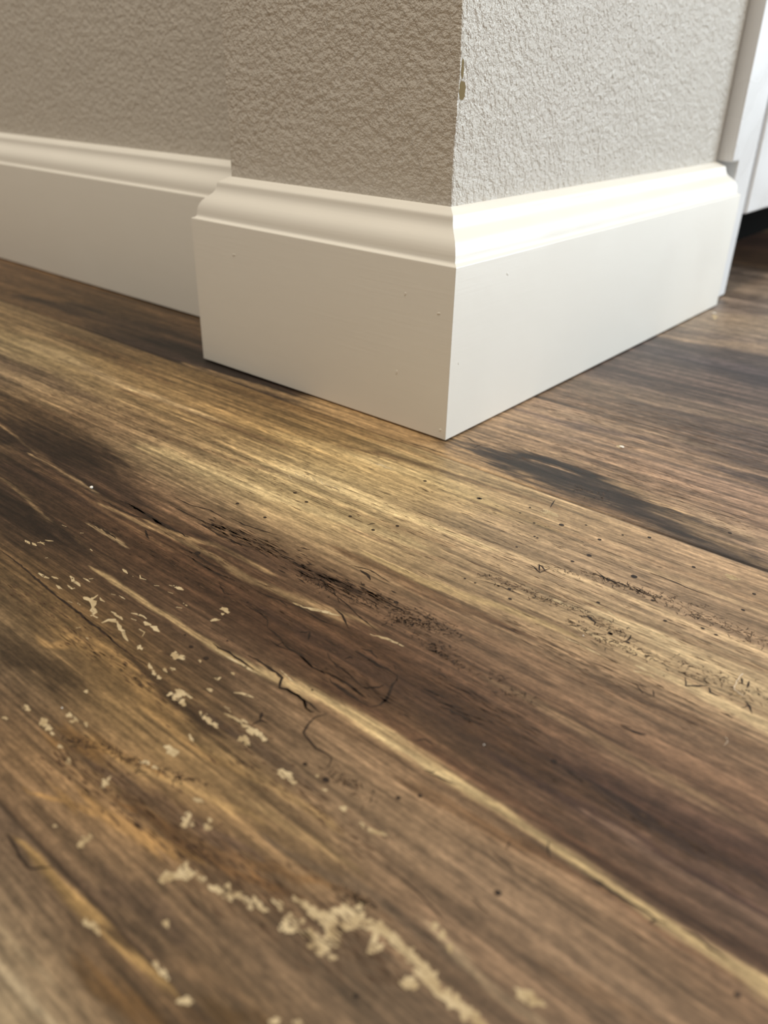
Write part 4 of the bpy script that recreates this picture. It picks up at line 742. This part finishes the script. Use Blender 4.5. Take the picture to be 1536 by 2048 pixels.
# the pale layer is worn through in places
nt = M_PALE.node_tree; tc = node(nt, 'ShaderNodeTexCoord')
nz = node(nt, 'ShaderNodeTexNoise', i_Scale=420.0, i_Detail=4.0, i_Roughness=.65); nt.links.new(tc.outputs['Object'], nz.inputs['Vector'])
mr = node(nt, 'ShaderNodeMapRange'); mr.inputs['From Min'].default_value = .37; mr.inputs['From Max'].default_value = .42
nt.links.new(nz.outputs['Fac'], mr.inputs['Value']); nt.links.new(mr.outputs[0], nt.nodes['Principled BSDF'].inputs['Alpha'])
M_CRACK = flat_print('dark_crack_print', (32, 22, 16), (52, 38, 28))
M_BROWN = flat_print('brown_fleck_print', (74, 54, 38), (98, 74, 54))
for mt in (M_FL, M_PALE, M_CRACK, M_BROWN): me.materials.append(mt)
fo = bpy.data.objects.new('floor', me); scene.collection.objects.link(fo); fo['kind'] = 'structure'

# ------------------------------------------------------------------ beyond the wall: cabinet with a toe kick
cb = bpy.data.objects.new('kitchen_cabinet', None); scene.collection.objects.link(cb)
cb.location = (-0.3, 0.5, 0)
cb['label'] = 'white kitchen cabinet with a dark recessed toe kick beyond the wall end'
cb['category'] = 'cabinet'
def part(name, b6, mt, bev=0.0, label=None):
    x0, x1, y0, y1, z0, z1 = b6
    v, f = box(x0+300, x1+300, y0-500, y1-500, z0, z1)
    o = obj(name, v, f, [mt], parent=cb, bevel=bev)
    if label: o['label'] = label
    return o
yz = [(287.6, 1.4), (316, 1.4), (316, 900), (277.2, 900), (277.2, 83.3), (287.6, 83.3)]
V = [((x+300)*MM, (y-500)*MM, z*MM) for x in (-60, -5.5) for y, z in yz]
F = [tuple(range(6)), tuple(range(6, 12))[::-1]]+[(i, (i+1) % 6, 6+(i+1) % 6, 6+i) for i in range(6)]
obj('side_panel', V, F, [M_CAB], parent=cb, bevel=1.0)
part('carcass', (-600, -26, 316.1, 900, 52, 900), M_CAB)
part('door', (-25.9, -4, 318.6, 780, 51, 880), M_CAB, 1.6)
part('toe_kick', (-90, -72, 316.1, 900, 0, 51.9), M_KICK, 0, 'black recessed toe kick board')

# the chipped corner of the wall: lifted paint ridge and bare bead showing olive
wr = bpy.data.objects['wall_right']
def shell(name, ring, depth, mt, parent, label=None):
    """thin irregular plate on the plane x = const; ring of (y, z), depth in mm"""
    x = -T
    V = [((x-0.3)*MM, y*MM, z*MM) for y, z in ring]+[((x+depth)*MM, y*MM, z*MM) for y, z in ring]
    n = len(ring); F = [tuple(range(n))[::-1], tuple(range(n, 2*n))]+[(i, (i+1) % n, n+(i+1) % n, n+i) for i in range(n)]
    o = obj(name, V, F, [mt], parent=parent)
    if label: o['label'] = label
    return o
def jag(cy, cz, ry, rz, seed, n=22):
    q = random.Random(seed)
    return [(cy+ry*math.cos(2*math.pi*k/n)*(0.85+.3*q.random()), cz+rz*math.sin(2*math.pi*k/n)*(0.85+.3*q.random())) for k in range(n)]
shell('paint_chip', jag(16.1, 119.6, 1.9, 3.1, 1), 0.06, M_RAW, wr, 'chip in the paint showing olive brown beneath')
shell('paint_chip', jag(15.6, 126.0, 0.75, 3.0, 2), 0.05, M_RAW, wr, 'narrow sliver where the paint has lifted')
shell('paint_chip', jag(15.7, 112.2, 0.8, 1.9, 3), 0.04, M_WALL, wr)
def ridge(name, pts, parent, mt):
    """lifted lip of paint along the wall corner; pts (x, y, z, r) in mm"""
    V, F = [], []; n = 8
    for x, y, z, r in pts:
        for k in range(n):
            a = 2*math.pi*k/n
            V.append(((x+r*math.cos(a))*MM, (y+0.6*r*math.sin(a))*MM, z*MM))
    for i in range(len(pts)-1):
        for k in range(n):
            F.append((i*n+k, i*n+(k+1) % n, (i+1)*n+(k+1) % n, (i+1)*n+k))
    F.append(tuple(range(n))[::-1]); F.append(tuple((len(pts)-1)*n+k for k in range(n)))
    return obj(name, V, F, [mt], parent=parent, smooth=True)
q = random.Random(9)
ridge('paint_ridge', [(-T-0.35+0.25*math.sin(z/9)+q.uniform(-.07, .07), T+0.3+q.uniform(-.1, .1), z, (0.75 if 106 < z < 131 else 0.42)*(0.35 if z in (84, 170) else 1)*q.uniform(.8, 1.2)) for z in range(84, 171, 2)], wr, M_WALL)

# raised drips and dings in the trim enamel
def drip(parent, axis_, s, z, a, h):
    bm = bmesh.new(); bmesh.ops.create_uvsphere(bm, u_segments=16, v_segments=10, radius=1)
    for v_ in bm.verts:
        c = v_.co.copy(); k = 1+0.25*math.sin(2.3*c.x+c.z*1.7)
        if axis_ == 'x': v_.co = Vector(((s+c.x*a*k)*MM, c.y*0.12*MM, (z+c.z*h+c.x*0.4*h)*MM))
        else: v_.co = Vector((c.y*0.12*MM, (s+c.x*a*k)*MM, (z+c.z*h-c.x*0.4*h)*MM))
    me_ = bpy.data.meshes.new('paint_drip'); bm.to_mesh(me_); bm.free(); me_.materials.append(M_TRIM)
    for p_ in me_.polygons: p_.use_smooth = True
    o = bpy.data.objects.new('paint_drip', me_); scene.collection.objects.link(o); o.parent = parent
bf = bpy.data.objects['baseboard_front']; br = bpy.data.objects['baseboard_right']
for s, z, a, h in ((-6.5, 48.6, .8, .45), (-25.1, 22.1, .5, 1.0), (-22.1, 52.9, .5, .7), (-117.9, 53.4, 1.1, .5), (-2.8, 4.3, .6, .5)): drip(bf, 'x', s, z, a, h)
for s, z, a, h in ((34.2, 58.4, .8, .6), (5.4, 30.1, .3, .6)): drip(br, 'y', s, z, a, h)

# ------------------------------------------------------------------ things lying on the floor
HAIRA = [(134.1, -62.6), (133.9, -64.4), (134.0, -65.3), (133.9, -66.4), (134.2, -67.4), (134.1, -68.2), (134.4, -69.4), (134.9, -69.8), (135.6, -70.1), (136.9, -70.4)]
HAIRB = [(138.4, -86.4), (139.1, -87.1), (139.3, -87.7), (139.1, -88.9)]
CRUMBS = [(52.9, 42.3, (0.95, 0.8, 0.3), 1, 'white paint crumb lying on the plank right of the dark knot'),
    (-64.7, -112.1, (0.5, 0.6, 0.45), 2, 'small white crumb lying in the dark stain at far left'),
    (5.4, 268.3, (1.1, 0.9, 0.3), 3, 'pale crumb lying against the far end of the right baseboard'),
    (98.2, -74.6, (0.16, 0.16, 0.15), 4, 'tiny white speck on the crackled tan print left of the forked lint'),
    (100.4, -122.9, (0.15, 0.15, 0.15), 5, 'tiny white speck on the dark brown band below the short parallel cracks'),
    (24.0, -175.3, (0.18, 0.15, 0.15), 6, 'tiny white speck on the olive patch at lower left')]
M_LINT, nt, b = material('pale_lint'); b.inputs['Base Color'].default_value = srgb(238, 222, 200); b.inputs['Roughness'].default_value = .6
M_CRUMB, nt, b = material('white_paint_crumb'); b.inputs['Base Color'].default_value = srgb(246, 242, 236); b.inputs['Roughness'].default_value = .5
def strand(name, pts, r, label):
    """a fibre lying on the planks, pts (x, y) in mm"""
    cx, cy = pts[0]
    V, F = [], []; n = 6
    def cr(p0, p1, p2, p3, t): return 0.5*((2*p1)+(-p0+p2)*t+(2*p0-5*p1+4*p2-p3)*t*t+(-p0+3*p1-3*p2+p3)*t**3)
    P = [pts[0]]+list(pts)+[pts[-1]]; path = []
    for i in range(1, len(P)-2):
        for k in range(5):
            path.append(tuple(cr(P[i-1][a], P[i][a], P[i+1][a], P[i+2][a], k/5) for a in (0, 1)))
    path.append(pts[-1])
    for i, (x, y) in enumerate(path):
        a = path[max(0, i-1)]; c = path[min(len(path)-1, i+1)]
        dx, dy = c[0]-a[0], c[1]-a[1]; l = math.hypot(dx, dy) or 1
        for k in range(n):
            an = 2*math.pi*k/n
            V.append(((x-cx-dy/l*r*math.cos(an))*MM, (y-cy+dx/l*r*math.cos(an))*MM, (r+0.06+r*math.sin(an)+0.12*(1+math.sin(i*0.7)))*MM))
    for i in range(len(path)-1):
        for k in range(n):
            F.append((i*n+k, i*n+(k+1) % n, (i+1)*n+(k+1) % n, (i+1)*n+k))
    F.append(tuple(range(n))[::-1]); F.append(tuple((len(path)-1)*n+k for k in range(n)))
    o = obj(name, V, F, [M_LINT], smooth=True); o.location = (cx*MM, cy*MM, 0)
    o['label'] = label; o['category'] = 'lint'
strand('lint_fibre', HAIRA, 0.09, 'pale forked lint fibre lying on the tan crackled print at far right')
strand('lint_fibre', HAIRB, 0.045, 'short faint curved lint fibre lying on the brown print below the forked one')
def crumb(x, y, r, seed, label):
    bm = bmesh.new(); bmesh.ops.create_icosphere(bm, subdivisions=2, radius=1); q = random.Random(seed)
    for v_ in bm.verts:
        k = q.uniform(.8, 1.2); v_.co = Vector((v_.co.x*r[0]*k, v_.co.y*r[1]*k, (v_.co.z*r[2]+r[2]+.03)))*MM
    me_ = bpy.data.meshes.new('crumb'); bm.to_mesh(me_); bm.free(); me_.materials.append(M_CRUMB)
    o = bpy.data.objects.new('crumb', me_); scene.collection.objects.link(o); o.location = (x*MM, y*MM, 0)
    o['label'] = label; o['category'] = 'crumb'; o['group'] = 'crumbs lying on the planks'
for a in CRUMBS: crumb(*a)
